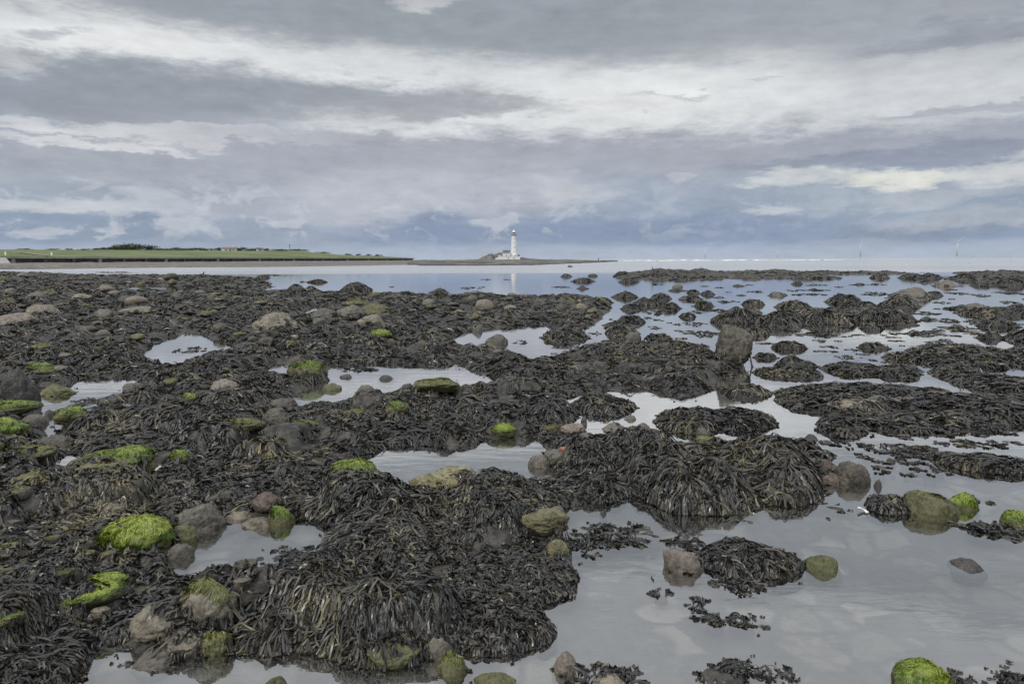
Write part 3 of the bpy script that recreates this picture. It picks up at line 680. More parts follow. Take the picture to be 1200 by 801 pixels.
# lumps of stones below the weed: about half a metre across, bigger on the far field
lump = fb2(GX / .52, GY / .52, 3, 4); lump2 = fb2(GX / 1.5 + 9, GY / 1.5, 5, 3); lump3 = np.abs(fb2(GX / .3, GY / .3, 8, 3) - .5) * 2
far = sstep(9, 35, GD)
bedh = 0.012 + (.10 + .05 * sstep(12, 7, GD)) * sstep(.45, .66, lump) + (0.03 + .14 * far) * sstep(.45, .75, lump2) + 0.02 * lump3
bedh = np.where(spit & ~bed, 0.02 + 0.07 * lump + sstep(30, 60, GD) * (.08 * sstep(.45, .75, lump) + .1 * sstep(.45, .7, lump2) + .3 * sstep(.55, .75, fb2(GX / 3.4, GY / 2.2, 19, 3)) - .24 * sstep(.44, .6, fb2(GX / 5, GY / 2.2, 29, 3))) + 0.05 * sstep(.45, .7, lump2), bedh)
floor_ = -0.035 - 0.055 * fb2(GX / 1.3, GY / 1.3, 21, 3) - 0.02 * fb2(GX / .2, GY / .2, 23, 3) - .10 * sstep(12, 40, GD)
wide = blur(weedmask.astype(float), 9, 13, 2)
HB = floor_ * (1 - sm) + bedh * sstep(.45, 1, sm) * (.1 + .9 * sstep(.55, 1, wide)) + 0.010 * sstep(.4, .6, sm)
HT = HB.copy()
ID = np.full(HB.shape, -1, np.int32); BARE = np.zeros(HB.shape, bool)

def gidx(x, y):
    i = (np.log(np.maximum(np.hypot(x, y), 1.0)) - L0) / (L1 - L0) * (NI - 1)
    j = (np.arctan2(x, y) - A0) / (A1 - A0) * (NJ - 1)
    return np.clip(i, 0, NI - 1.001), np.clip(j, 0, NJ - 1.001)

def samp(A, x, y):
    i, j = gidx(x, y); i0 = i.astype(int); j0 = j.astype(int); fi = i - i0; fj = j - j0
    return (A[i0, j0] * (1 - fi) + A[i0 + 1, j0] * fi) * (1 - fj) + (A[i0, j0 + 1] * (1 - fi) + A[i0 + 1, j0 + 1] * fi) * fj

def near(A, x, y):
    i, j = gidx(x, y); return A[np.rint(i).astype(int), np.rint(j).astype(int)]

# ---------------------------------------------------------------- place every stone and mound on the ground
ITEM = parse()
def place(it):
    k = it['kind']; o = it['o']
    dr = float(o.get('d', {'H': .75, 'W': .75, 'T': .7}.get(k, .8)))
    g = 0.0
    for _ in range(3):
        x, y = G(it['cx'], it['bot'], g); df = math.hypot(x, y)
        if k in 'RM': g = max(0.0, float(samp(HB, x, y)) * .8)
    W = it['w'] * math.hypot(df, CAMZ) / F * (.9 if k == 'H' and it['cx'] > 930 and it['bot'] < 520 else 1)
    dp = W * dr; dc = df + dp / 2
    x, y, zt = AT(it['cx'], it['top'], dc)
    W *= dc / df
    if k in 'RM':
        hb = float(samp(HB, x, y)); g = hb + .015 if hb > .01 else -.03 - .3 * max(zt, .02)
    h = zt - (g if k in 'RM' else 0)
    h = max(h, (.05 if k == 'T' else .16) * W, .012)
    if k in 'HWT':
        cap = float(o.get('hc', {'H': .10 if it['cx'] > 880 else .11 if it['bot'] > 690 else .14, 'W': .3 * W + .02, 'T': .035}[k]))
        if h > cap:                                   # a broad low bank rather than a dome
            h = cap; q = G(it['cx'], it['top'], h); d2 = math.hypot(*q)
            d0 = math.hypot(*G(it['cx'], it['top'], 0.0)); dp = float(np.clip(.72 * (d0 - df), .35 * W, 2.6 * W)); dc = df + dp / 2
            x, y, _ = AT(it['cx'], it['top'], dc)
    if k in 'HWT': h = max(h - .022 - .1 * .17 * (max(dc, 2.5) / 3.5) ** .33, .4 * h)
    it.update(x=float(x), y=float(y), W=W, D=dp, h=h, g=g, az=math.atan2(x, y), d=dc)

def local(it, x, y):
    c, s = math.cos(it['az']), math.sin(it['az'])
    dx, dy = x - it['x'], y - it['y']
    return (dx * c - dy * s) / (it['W'] / 2), (dx * s + dy * c) / (it['D'] / 2)

def dome(it, x, y):
    """height of a mound: a lumpy dome with a ragged foot"""
    a, b = local(it, x, y); sd = it['seed']; s = 2.2 / it['W']
    r = np.sqrt(a * a + b * b) * (1 + .5 * (fb2(x * s + sd, y * s, sd, 3) - .5))
    peak = float(it['o'].get('a', 0))
    z = it['h'] * np.maximum(0, 1 - r ** (1.5 if peak else 2.2)) ** (.8 if peak else 1.1)
    lob = fb2(x * s * 1.7, y * s * 1.7 + sd, sd + 5, 4); lob2 = np.abs(fb2(x * s * 1.3 + 4, y * s * 1.3, sd + 9, 3) - .5) * 4
    z = z * (.5 + .7 * sstep(.3, .7, lob) + .3 * np.minimum(lob2, 1)) * it.get('norm', 1)
    return np.where(r < 1, z, -.01 - 1.2 * (r - 1)), r

def streaks(n):
    """thin weed streaks and low lumps strewn over the pale shallows"""
    out = []
    while len(out) < n:
        px, py = random.uniform(640, 1230), random.uniform(334, 452) if random.random() < .8 else random.uniform(452, 560)
        w = random.uniform(9, 34)
        if py > 452 and px < 960: continue
        x, y = G(np.array([px - w / 2, px, px + w / 2]), np.array([py] * 3))
        if samp(sm, x, y).max() > .2 or any(abs(it['cx'] - px) < (it['w'] + w) * .5 and it['top'] - 3 < py < it['bot'] + 4 for it in ITEM + out): continue
        low = random.random() < .72
        out.append(dict(kind='T' if low else 'W', mat=None, cx=px, top=py - (2.5 if low else w * .22), bot=py, w=w if low else w * .8, o={},
                        label='thin dark streak of weed lying on the pale shallows' if low else 'small low weedy lump in the pale shallows'))
    return out
NAMED = len(ITEM); ITEM += streaks(95)
for n, it in enumerate(ITEM):
    it['seed'] = int(it['o'].get('s', 100 + n)); place(it)
    if it['kind'] in 'HWT':
        uu, vv = np.meshgrid(np.linspace(-1, 1, 31), np.linspace(-1, 1, 31)); c_, s_ = math.cos(it['az']), math.sin(it['az'])
        zz = dome(it, it['x'] + uu * it['W'] / 2 * c_ + vv * it['D'] / 2 * s_, it['y'] - uu * it['W'] / 2 * s_ + vv * it['D'] / 2 * c_)[0]
        it['norm'] = it['h'] / max(float(zz.max()), 1e-4)

def stones_around(n, far_field):
    """small stones lying about the bed"""
    out = []
    while len(out) < n:
        px, py = random.uniform(-120, 720), (HOR + 500 * random.random() ** 1.6 + 40) if not far_field else random.uniform(326, 410)
        x, y = G(px, py)
        if samp(sm, x, y) < .9: continue
        if any(abs(it['cx'] - px) < it['w'] * .6 and it['top'] - 5 < py < it['bot'] + 6 for it in ITEM): continue
        w = random.uniform(6, 15) * (1 + (py - HOR) / 420)
        out.append(dict(kind=random.choice('RRRM'), mat=random.choice(['grey', 'grey', 'beige', 'brown', 'olive', 'brown']), cx=px, top=py - w * random.uniform(.4, .6), bot=py, w=w,
                        o={'c': random.choice(['.3', '.45', '.25', '.4'])}, label=None, seed=1000 + 500 * far_field + len(out)))
    return out
SMALL = stones_around(90, 0) + stones_around(80, 1)
for it in SMALL:
    place(it); it['g'] += .025

for n, it in enumerate(ITEM + SMALL):
    rad = max(it['W'], it['D']) * .75
    i0, j0 = gidx(it['x'], it['y']); di = int(rad / it['d'] / (gl[1] - gl[0])) + 3; dj = int(rad / it['d'] / (ga[1] - ga[0])) + 3
    i0, j0 = int(i0), int(j0)
    sl = (slice(max(0, i0 - di), min(NI, i0 + di)), slice(max(0, j0 - dj), min(NJ, j0 + dj)))
    if sl[0].stop <= sl[0].start or sl[1].stop <= sl[1].start: continue
    if it['kind'] in 'RM':
        a, b = local(it, GX[sl], GY[sl]); r = np.sqrt(a * a + b * b)
        z = it['g'] + it['h'] * np.sqrt(np.maximum(0, 1 - r * r)) * .92
        z = np.where(r < 1, z, -9)
        BARE[sl] |= (r < (.9 if it['d'] < 5 else 1.08))
    else:
        z, r = dome(it, GX[sl], GY[sl])
        z = np.where(r < 1, z, -9)
        if it['kind'] == 'T': z = np.where(r < 1, z * .5, -9)
        ID[sl] = np.where((r < 1) & (z > HT[sl]), n, ID[sl])
    HT[sl] = np.maximum(HT[sl], z)
HTS = blur(HT, 1, 1, 1)

# ---------------------------------------------------------------- seabed, ground, beach, water
def ground_mat():
    mt, t, out = new_mat('foreshore')
    co = t.new('ShaderNodeTexCoord').outputs['Object']
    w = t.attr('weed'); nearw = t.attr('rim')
    wv = t.new('ShaderNodeTexNoise'); t.put(wv.inputs['Vector'], co); wv.inputs['Scale'].default_value = 3.0; wv.inputs['Detail'].default_value = 4
    wsc = t.new('ShaderNodeVectorMath', operation='SCALE'); t.l.new(wv.outputs['Color'], wsc.inputs[0]); wsc.inputs['Scale'].default_value = .35
    wad = t.new('ShaderNodeVectorMath', operation='ADD'); t.put(wad.inputs[0], co); t.l.new(wsc.outputs[0], wad.inputs[1]); cw = wad.outputs[0]
    vo = t.new('ShaderNodeTexVoronoi', feature='F1'); t.put(vo.inputs['Vector'], t.scale(cw, (1, 1, 0))); vo.inputs['Scale'].default_value = 4.2; vo.inputs['Randomness'].default_value = 1
    ve = t.new('ShaderNodeTexVoronoi', feature='DISTANCE_TO_EDGE'); t.put(ve.inputs['Vector'], t.scale(cw, (1, 1, 0))); ve.inputs['Scale'].default_value = 4.2
    n1 = t.noise(co, 1.7, 5, .6, .8); n2 = t.noise(co, 14, 6, .65); n3 = t.noise(co, 70, 4)
    sep = t.new('ShaderNodeSeparateColor'); t.l.new(vo.outputs['Color'], sep.inputs[0])
    slab = t.mix(t.mapr(sep.outputs[0], .2, .9, 0, 1, False), (.2, .185, .16), (.5, .455, .38))
    slab = t.mix(t.mapr(n2, .35, .7), slab, (.36, .325, .27))
    sand = t.mix(t.mapr(n2, .3, .7), (.105, .1, .092), (.15, .143, .132))
    f = t.math('MULTIPLY', t.mapr(ve.outputs[0], .02, .16), t.mapr(n1, .3, .48))
    f = t.math('MULTIPLY', f, t.mapr(sep.outputs[1], .2, .7, 0, .75))
    c = t.mix(f, sand, slab)
    c = t.mix(t.mapr(n3, .58, .72, 0, .5), c, (.1, .09, .075))
    mud = t.mix(t.mapr(n2, .4, .65), (.013, .012, .010), (.075, .066, .048))
    mud = t.mix(t.mapr(n1, .55, .68, 0, .5), mud, (.1, .092, .05))
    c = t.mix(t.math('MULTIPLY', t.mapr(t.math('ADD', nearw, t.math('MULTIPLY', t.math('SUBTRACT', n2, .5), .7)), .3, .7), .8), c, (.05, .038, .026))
    c = t.mix(t.mapr(w, .3, .6), c, mud)
    h = t.math('ADD', n2, t.math('MULTIPLY', n3, .4))
    principled(t, out, c, .55, h, .6, .02)
    return mt
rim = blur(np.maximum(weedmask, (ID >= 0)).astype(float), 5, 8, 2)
idx = np.arange(NI * NJ).reshape(NI, NJ)
Q = np.stack([idx[:-1, :-1], idx[1:, :-1], idx[1:, 1:], idx[:-1, 1:]], -1).reshape(-1, 4)[:, ::-1]
V = np.stack([GX, GY, HB], -1).reshape(-1, 3)
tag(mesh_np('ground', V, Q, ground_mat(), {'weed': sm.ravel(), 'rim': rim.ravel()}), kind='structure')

b = MB(); b.add([(-40000, -300, -2.2), (40000, -300, -2.2), (40000, 42000, -2.2), (-40000, 42000, -2.2)], [(0, 1, 2, 3)])
tag(b.build('seabed', plain('sandy_seabed', (.3, .29, .26), .9)), kind='structure')

def water_mat():
    mt, t, out = new_mat('sea_water')
    co = t.new('ShaderNodeTexCoord').outputs['Object']
    sep = t.new('ShaderNodeSeparateXYZ'); t.put(sep.inputs[0], co)
    # beyond the rock bar and the mouth of the lagoon the wind ruffles the sea; the sheltered water is still
    ln = t.math('ADD', sep.outputs[1], t.math('MULTIPLY', t.noise(t.scale(co, (.02, .05, 1)), 1, 3), 12.0))
    open_ = t.mapr(ln, 84.0, 95.0)
    small = t.noise(t.scale(co, (2.2, 6.0, 1)), 1, 4, .55)
    swell = t.noise(t.scale(co, (.5, 1.6, 1)), 1, 5, .6)
    b1 = t.new('ShaderNodeBump'); b1.inputs['Distance'].default_value = .06; t.put(b1.inputs['Height'], swell); t.put(b1.inputs['Strength'], t.math('MULTIPLY', open_, 1.0))
    b2 = t.new('ShaderNodeBump'); b2.inputs['Distance'].default_value = .004; b2.inputs['Strength'].default_value = .45; t.put(b2.inputs['Height'], small)
    t.l.new(b1.outputs[0], b2.inputs['Normal'])
    ge = t.new('ShaderNodeNewGeometry'); dt = t.new('ShaderNodeVectorMath', operation='DOT_PRODUCT')
    t.l.new(ge.outputs['Incoming'], dt.inputs[0]); t.l.new(b2.outputs[0], dt.inputs[1])
    # the same share of light is mirrored going in and coming out
    fres = t.math('ADD', .3, t.math('MULTIPLY', .7, t.math('POWER', t.math('SUBTRACT', 1.0, t.math('ABSOLUTE', dt.outputs['Value']), clamp=True), 2.5)))
    gl_ = t.new('ShaderNodeBsdfGlossy'); gl_.inputs['Color'].default_value = (.97, .97, .97, 1)
    t.put(gl_.inputs['Roughness'], t.mapr(open_, 0, 1, .015, .2, False)); t.l.new(b2.outputs[0], gl_.inputs['Normal'])
    tr = t.new('ShaderNodeBsdfTransparent'); tr.inputs['Color'].default_value = (.96, .975, .97, 1)
    mx = t.new('ShaderNodeMixShader'); t.put(mx.inputs[0], fres); t.l.new(tr.outputs[0], mx.inputs[1]); t.l.new(gl_.outputs[0], mx.inputs[2])
    df = t.new('ShaderNodeBsdfDiffuse'); df.inputs['Color'].default_value = (.8, .79, .76, 1)   # churned, silty water in the open
    m2 = t.new('ShaderNodeMixShader'); t.put(m2.inputs[0], t.math('MULTIPLY', open_, t.mapr(t.noise(t.scale(co, (.006, .03, 1)), 1, 5, .6),   .35, .65, .0, .14))); t.l.new(mx.outputs[0], m2.inputs[1]); t.l.new(df.outputs[0], m2.inputs[2])
    t.l.new(m2.outputs[0], out.inputs[0])
    return mt
b = MB()
xs = [-40000, -3000, -300, -60, 60, 300, 3000, 40000]; ys = [-200, -20, 60, 200, 600, 3000, 12000, 42000]
vv = [(x, y, 0.0) for y in ys for x in xs]; n = len(xs)
b.add(vv, [(j * n + i, j * n + i + 1, (j + 1) * n + i + 1, (j + 1) * n + i) for j in range(len(ys) - 1) for i in range(n - 1)])
tag(b.build('water', water_mat()), kind='structure')

# ---------------------------------------------------------------- fronds
def grad(x, y):
    e = .012 + .004 * np.hypot(x, y)
    return (samp(HTS, x + e, y) - samp(HTS, x - e, y)) / (2 * e), (samp(HTS, x, y + e) - samp(HTS, x, y - e)) / (2 * e)

class Bag:
    def __init__(s): s.V = []; s.Q = []; s.T = []; s.O = []; s.n = 0
    def add(s, V, Q, T, O):
        s.V.append(V); s.Q.append(Q + s.n); s.T.append(T); s.O.append(O); s.n += len(V)
BAG = Bag()

def strap(x, y, th, L, W, t0, t1, off, tilt, tone, own, nseg, w0, w1, wander=.65, pull=.26):
    """flat blades that trail over the ground; returns where they end"""
    n = len(x); PX = np.empty((n, nseg + 1)); PY = PX.copy(); PZ = PX.copy(); TH = PX.copy()
    seg = L / nseg
    for k in range(nseg + 1):
        z = samp(HTS, x, y); u = t0 + (t1 - t0) * k / nseg
        wet = z < 0.004
        zz = np.where(wet, .003 + off * .1 * (1 - u), z + .006 + off * np.sin(math.pi * min(.9 * u + .12, 1)))
        PX[:, k], PY[:, k], PZ[:, k], TH[:, k] = x, y, zz, th
        if k == nseg: break
        gx, gy = grad(x, y); sl = np.hypot(gx, gy); pl = np.minimum(pull * sl, 1.2)
        cx = np.cos(th) - pl * gx / (sl + 1e-6); cy = np.sin(th) - pl * gy / (sl + 1e-6)
        th = np.arctan2(cy, cx) + RNG.normal(0, wander, n) / math.sqrt(nseg)
        blk = near(BARE, x, y) & (own < 0)
        st = np.where(blk, .25, 1) * seg / np.sqrt(1 + np.minimum(sl, 2.5) ** 2) * np.where(wet, np.where(TFL[own], .75, .22), 1)
        x = x + np.cos(th) * st; y = y + np.sin(th) * st
    kk = np.linspace(0, 1, nseg + 1)[None, :]
    wv = (w0 * (1 - kk) + w1 * kk) * W[:, None] * .5
    if w1 < .5: wv = (w0 + .35 * kk) * np.where(kk > .99, w1, 1) * W[:, None] * .5      # blunt paddle tips
    lx, ly = -np.sin(TH), np.cos(TH)
    ct, st = np.cos(tilt)[:, None], np.sin(tilt)[:, None]
    A = np.stack([PX + lx * wv * ct, PY + ly * wv * ct, PZ + wv * st], -1)
    B = np.stack([PX - lx * wv * ct, PY - ly * wv * ct, PZ - wv * st], -1)
    V = np.stack([A, B], 2).reshape(n, -1, 3)
    m = 2 * (nseg + 1)
    q = np.array([[2 * k, 2 * k + 1, 2 * k + 3, 2 * k + 2] for k in range(nseg)])
    Q = (q[None] + (np.arange(n) * m)[:, None, None]).reshape(-1, 4)
    BAG.add(V.reshape(-1, 3), Q, np.repeat(tone, m), np.repeat(own, nseg))
    return x, y, th

TFL = np.array([it['kind'] == 'T' for it in ITEM] + [False])
LMAX = np.array([max((.6 if it['kind'] == 'T' else .42) * min(it['W'], 1.2), .09 if it['kind'] == 'T' else .05) if it['kind'] in 'WT' else .5 for it in ITEM] + [.5])   # -1: the open bed
def plants(rx, ry, own, dens=9):
    """tufts of forked straps growing from each root"""
    n = len(rx); rep = dens
    x = np.repeat(rx, rep); y = np.repeat(ry, rep); own = np.repeat(own, rep)
    d = np.hypot(x, y); N = len(x)
    L = .145 * (np.maximum(d, 2.5) / 3.5) ** .33 * np.repeat(RNG.uniform(.6, 1.25, n), rep) * RNG.uniform(.7, 1.2, N) * (.6 + .8 * sstep(.35, .65, fb2(x / .9 + 11, y / .9, 61, 3)))
    W = .0098 * (np.maximum(d, 2.5) / 3.5) ** .62 * np.repeat(RNG.uniform(.75, 1.3, n), rep)
    L = np.minimum(L, LMAX[own]); own_far = d > 12
    gx, gy = grad(x, y); sl = np.hypot(gx, gy)
    flow = fb2(x / 1.1 + 40, y / 1.1, 77, 2) * 12.0
    down = np.arctan2(-gy, -gx)
    base = np.where(sl > .35, down, flow)
    th = base + np.repeat(RNG.normal(0, 1.0, n) * np.where(RNG.uniform(0, 1, n) < .35, 2.2, .8), rep) + RNG.normal(0, .7, N)
    x = x + RNG.normal(0, 1, N) * L * .06; y = y + RNG.normal(0, 1, N) * L * .06
    off = RNG.uniform(.0, .13, N) * L + RNG.uniform(0, .014, N)
    tilt = RNG.normal(0, .7, N)
    olive = sstep(.54, .72, fb2(x / .9, y / .9 + 70, 91, 3))
    tone = np.clip(np.repeat(RNG.uniform(.0, .64, n), rep) + .4 * (fb2(x / .6 + 31, y / .6, 63, 3) - .5) + RNG.normal(0, .16, N) + .26 * olive, 0, 1)
    tone = np.where(own_far, np.clip(tone + RNG.normal(0, .16, N), 0, 1), tone); off = np.where(own_far, off + RNG.uniform(0, .1, N) * L, off)
    zone = np.where(d < 7.5, 0, np.where(d < 16, 1, 2))
    for zn in (0, 1, 2):
        s = zone == zn
        if not s.any(): continue
        a = [v[s] for v in (x, y, th, L, W)]; of, tl, to, ow = off[s], tilt[s], tone[s], own[s]
        if zn == 2:
            strap(*a, 0, 1, of, tl, to, ow, 3, .8, .45); continue
        ex, ey, eth = strap(a[0], a[1], a[2], a[3] * .46, a[4], 0, .5, of, tl, to, ow, 3 if zn == 0 else 2, .45, .9)
        for sg in (-1, 1):
            k = len(ex); th2 = eth + sg * RNG.uniform(.2, .6, k); L2 = a[3] * RNG.uniform(.28, .5, k); tl2 = tl + RNG.normal(0, .4, k)
            to2 = np.clip(to + RNG.normal(.03, .05, k), 0, 1)
            if zn == 1:
                strap(ex, ey, th2, L2, a[4], .5, 1, of, tl2, to2, ow, 2, .85, .45)
            else:
                e2 = strap(ex, ey, th2, L2 * .5, a[4], .5, .75, of, tl2, to2, ow, 2, .85, 1.05)
                for s2 in (-1, 1):
                    strap(e2[0], e2[1], e2[2] + s2 * RNG.uniform(.15, .55, k), L2 * RNG.uniform(.45, .75, k), a[4], .75, 1, of, tl2 + RNG.normal(0, .35, k), np.clip(to2 + .04, 0, 1), ow, 3, .95, .4)

def need(areapx, d, layers):
    """how many straps cover an area of the view"""
    wpx = np.maximum(.0098 * (d / 3.5) ** .62 * F / d, .5); lpx = .145 * (d / 3.5) ** .33 * F / d
    return layers * areapx / (wpx * lpx)

# the bed: roots spread over the weed-grown ground
NC = 700000
px = RNG.uniform(-420, 1560, NC); py = HOR + 14 + (RNG.uniform(0, 1, NC) ** 1.0) * 660
x, y = G(px, py, .06); d = np.hypot(x, y)
cellpx = 1980 * 660 / NC
want = need(cellpx, d, 13.0) / 9
sparse = sstep(.28, .42, fb2(x / .8 + 3, y / .8, 55, 3))
ok = (samp(sm, x, y) > .7) & (RNG.uniform(0, 1, NC) < want * (.4 + .6 * sparse) * (1 + .9 * sstep(15, 30, d)) * (.25 + .75 * sstep(.45, .85, samp(wide, x, y)))) & (near(ID, x, y) < 0)
bare = near(BARE, x, y)
ok &= (~bare) | (RNG.uniform(0, 1, NC) < .03)
plants(x[ok], y[ok], np.full(ok.sum(), -1))
# scattered drifting bits just off the edge of the bed
NE = 2600
px = RNG.uniform(-50, 1260, NE * 6); py = HOR + 40 + RNG.uniform(0, 1, NE * 6) * 480
x, y = G(px, py); s_ = samp(rim, x, y)
ok = (s_ > .05) & (s_ < .5) & (samp(HT, x, y) < 0) & (RNG.uniform(0, 1, len(x)) < s_ * .18)
plants(x[ok], y[ok], np.full(ok.sum(), -1), 2)
# each mound, each weedy stone
for n, it in enumerate(ITEM):
    k = it['kind']; o = it['o']
    cover = float(o.get('k', {'H': 1, 'W': 1, 'T': 1.3}.get(k, .15 if it['w'] > 30 and it['cx'] < 760 else 0)))
    if not cover: continue
    area = it['w'] * max(it['bot'] - it['top'], 4)
    cnt = int(need(area, it['d'], 14 if k in 'HW' else 5) * cover / 9) + 3
    a = RNG.uniform(0, 2 * math.pi, cnt); r = np.sqrt(RNG.uniform(0, 1, cnt)) * .93
    if k in 'RM': r = .75 + .35 * r
    if k == 'W' and cover < 1: r = .6 + .45 * r
    u, v = r * np.cos(a) * it['W'] / 2, r * np.sin(a) * it['D'] / 2
    c, s = math.cos(it['az']), math.sin(it['az'])
    plants(it['x'] + u * c + v * s, it['y'] - u * s + v * c, np.full(cnt, n), 9 if k != 'T' else 5)

FV = np.concatenate(BAG.V); FQ = np.concatenate(BAG.Q); FT = np.concatenate(BAG.T); FO = np.concatenate(BAG.O)
print('frond quads', len(FQ))
def frond_mesh(name, own, parent=None, org=(0, 0, 0)):
    q = FQ[FO == own]
    if len(q) == 0: return None
    u, inv = np.unique(q, return_inverse=True)
    return mesh_np(name, FV[u] - np.array(org), inv.reshape(-1, 4), M['weed'], {'tone': FT[u]}, parent=parent)
tag(frond_mesh('seaweed', -1), kind='stuff', label='dark brown wrack lying thickly over the stones of the shore')
# ---------------------------------------------------------------- stones
bm = bmesh.new(); bmesh.ops.create_icosphere(bm, subdivisions=5, radius=1)
ICO5 = np.array([v.co[:] for v in bm.verts]); TRI5 = np.array([[v.index for v in f.verts] for f in bm.faces]); bm.free()
bm = bmesh.new(); bmesh.ops.create_icosphere(bm, subdivisions=3, radius=1)
ICO3 = np.array([v.co[:] for v in bm.verts]); TRI3 = np.array([[v.index for v in f.verts] for f in bm.faces]); bm.free()

def stone_shape(it):
    """a function from directions to points of the stone, scaled to its width, depth and height"""
    rg = np.random.default_rng(it['seed']); ang = float(it['o'].get('a', .5 + .5 * rg.random()))
    npl = 11; pl = rg.normal(size=(npl, 3)); pl /= np.linalg.norm(pl, axis=1)[:, None]; of = rg.uniform(.62, .95, npl)
    def raw(nv):
        dt = nv @ pl.T
        rr = np.where(dt > .05, of[None] / np.maximum(dt, .05), 9)
        k = 14.0; soft = -np.log(np.exp(-k * np.minimum(rr, 3)).sum(1) + np.exp(-k * 1.0)) / k
        r = 1 * (1 - ang) + ang * soft * 1.1
        r = r * (1 + .38 * (fb3(nv * 1.4 + it['seed'] * .37, 3, 3) - .5) + .2 * (fb3(nv * 4 + it['seed'], 5, 4) - .5)
                 - .09 * np.maximum(0, 1 - np.abs(fb3(nv * 2.3 + it['seed'] * .7, 8, 3) - .5) * 22) + .07 * (fb3(nv * 15 + it['seed'], 6, 3) - .5))
        return nv * r[:, None]
    ref = raw(ICO3); mn, mx = ref.min(0), ref.max(0)
    h = it['h']; c, s = math.cos(it['az']), math.sin(it['az'])
    def shape(nv):
        p = raw(nv)
        p = (p - (mn + mx) / 2) / (mx - mn) * 2
        x = p[:, 0] * it['W'] / 2; y = p[:, 1] * it['D'] / 2
        lift = .28 if h > .42 * it['W'] else .08
        z = h * (lift + (1 - lift) * p[:, 2])
        z = np.where(p[:, 2] < 0, h * lift + p[:, 2] * max(h * .55, .07), z)
        return np.stack([x * c + y * s, -x * s + y * c, z], 1)
    return shape

def algae_mask(it, nv):
    ox, oy = [float(q) for q in it['o'].get('o', '0,0').split(',')]; cov = float(it['o'].get('c', .6))
    q = nv - np.array([ox, oy, 0]); q[:, 2] += .0
    v = q[:, 2] - .55 * np.hypot(q[:, 0], q[:, 1])
    return v + 1.1 * (fb3(nv * 2.6 + it['seed'], 9, 4) - .5) - (.72 - .85 * min(cov, 1.25))

def algae(it, shape, parent, lime):
    """soft threads of algae lying down over the stone"""
    px = it['w']; n = int(np.clip(px * px * 1.1, 60, 5200))
    rg = np.random.default_rng(it['seed'] + 4)
    nv = rg.normal(size=(n * 4, 3)); nv[:, 2] = np.abs(nv[:, 2]); nv /= np.linalg.norm(nv, axis=1)[:, None]
    mk = algae_mask(it, nv); nv = nv[mk > 0][:n]; n = len(nv)
    if n < 8: return
    nseg = 4; Lr = rg.uniform(.16, .36, n); side = rg.normal(0, .35, n) + (fb3(nv * 2, 2, 2) - .5) * 2.5
    pts = []; cur = nv.copy(); hgt = rg.uniform(.01, .05, n)
    for k in range(nseg + 1):
        p = shape(cur); out = cur * np.array([it['W'] / 2, it['D'] / 2, it['h'] * .7])
        pts.append(p + out * (hgt * math.sin(math.pi * (.25 + .7 * k / nseg)))[:, None])
        dn = np.array([0, 0, -1.0]) - cur * (-cur[:, 2:3])
        sd = np.cross(cur, [0, 0, 1.0])
        dn = dn + sd * side[:, None] + cur * 0
        ln = np.linalg.norm(dn, axis=1)[:, None]; dn = dn / np.maximum(ln, .15)
        cur = cur + dn * (Lr / nseg)[:, None]; cur /= np.linalg.norm(cur, axis=1)[:, None]
    pts = np.stack(pts, 1)
    tg = np.gradient(pts, axis=1); up = pts - 0 + 0; up = nv[:, None, :] + rg.normal(0, .35, (n, 1, 3))
    lat = np.cross(tg, np.broadcast_to(up, tg.shape)); lat /= np.linalg.norm(lat, axis=2)[..., None] + 1e-9
    w = max(.0045 * (it['d'] / 3.5) ** .8, .0045) * np.array([.7, 1, 1, .8, .35])[None, :, None] * .5
    V = np.stack([pts + lat * w, pts - lat * w], 2).reshape(n, -1, 3)
    m = 2 * (nseg + 1); q = np.array([[2 * k, 2 * k + 1, 2 * k + 3, 2 * k + 2] for k in range(nseg)])
    Q = (q[None] + (np.arange(n) * m)[:, None, None]).reshape(-1, 4)
    tone = np.clip(.2 + .6 * np.clip(algae_mask(it, nv) * 1.6, 0, 1) * lime + rg.normal(0, .16, n) + .5 * (fb3(nv * 4, 4, 3) - .5), 0, 1)
    mesh_np('algae_fronds', V.reshape(-1, 3), Q, M['lime'] if lime > .45 else M['olivealgae'], {'tone': np.repeat(tone, m)}, parent=parent)

def build_stone(it, n):
    big = it['w'] > 24
    ico, tri = (ICO5, TRI5) if big else (ICO3, TRI3)
    sh = stone_shape(it); V = sh(ico)
    at = {'moss': np.clip(.5 + algae_mask(it, ico.copy()) * 1.3, 0, 1) * .8 if it['kind'] == 'M' else np.zeros(len(V))}
    nm = 'boulder' if it['W'] > .34 else 'stone'
    o = mesh_np(nm, V, tri, M[it['mat']], at, loc=(it['x'], it['y'], it['g']))
    if it['kind'] == 'M':
        algae(it, sh, o, min(1, float(it['o'].get('c', .6))))
    return o, nm

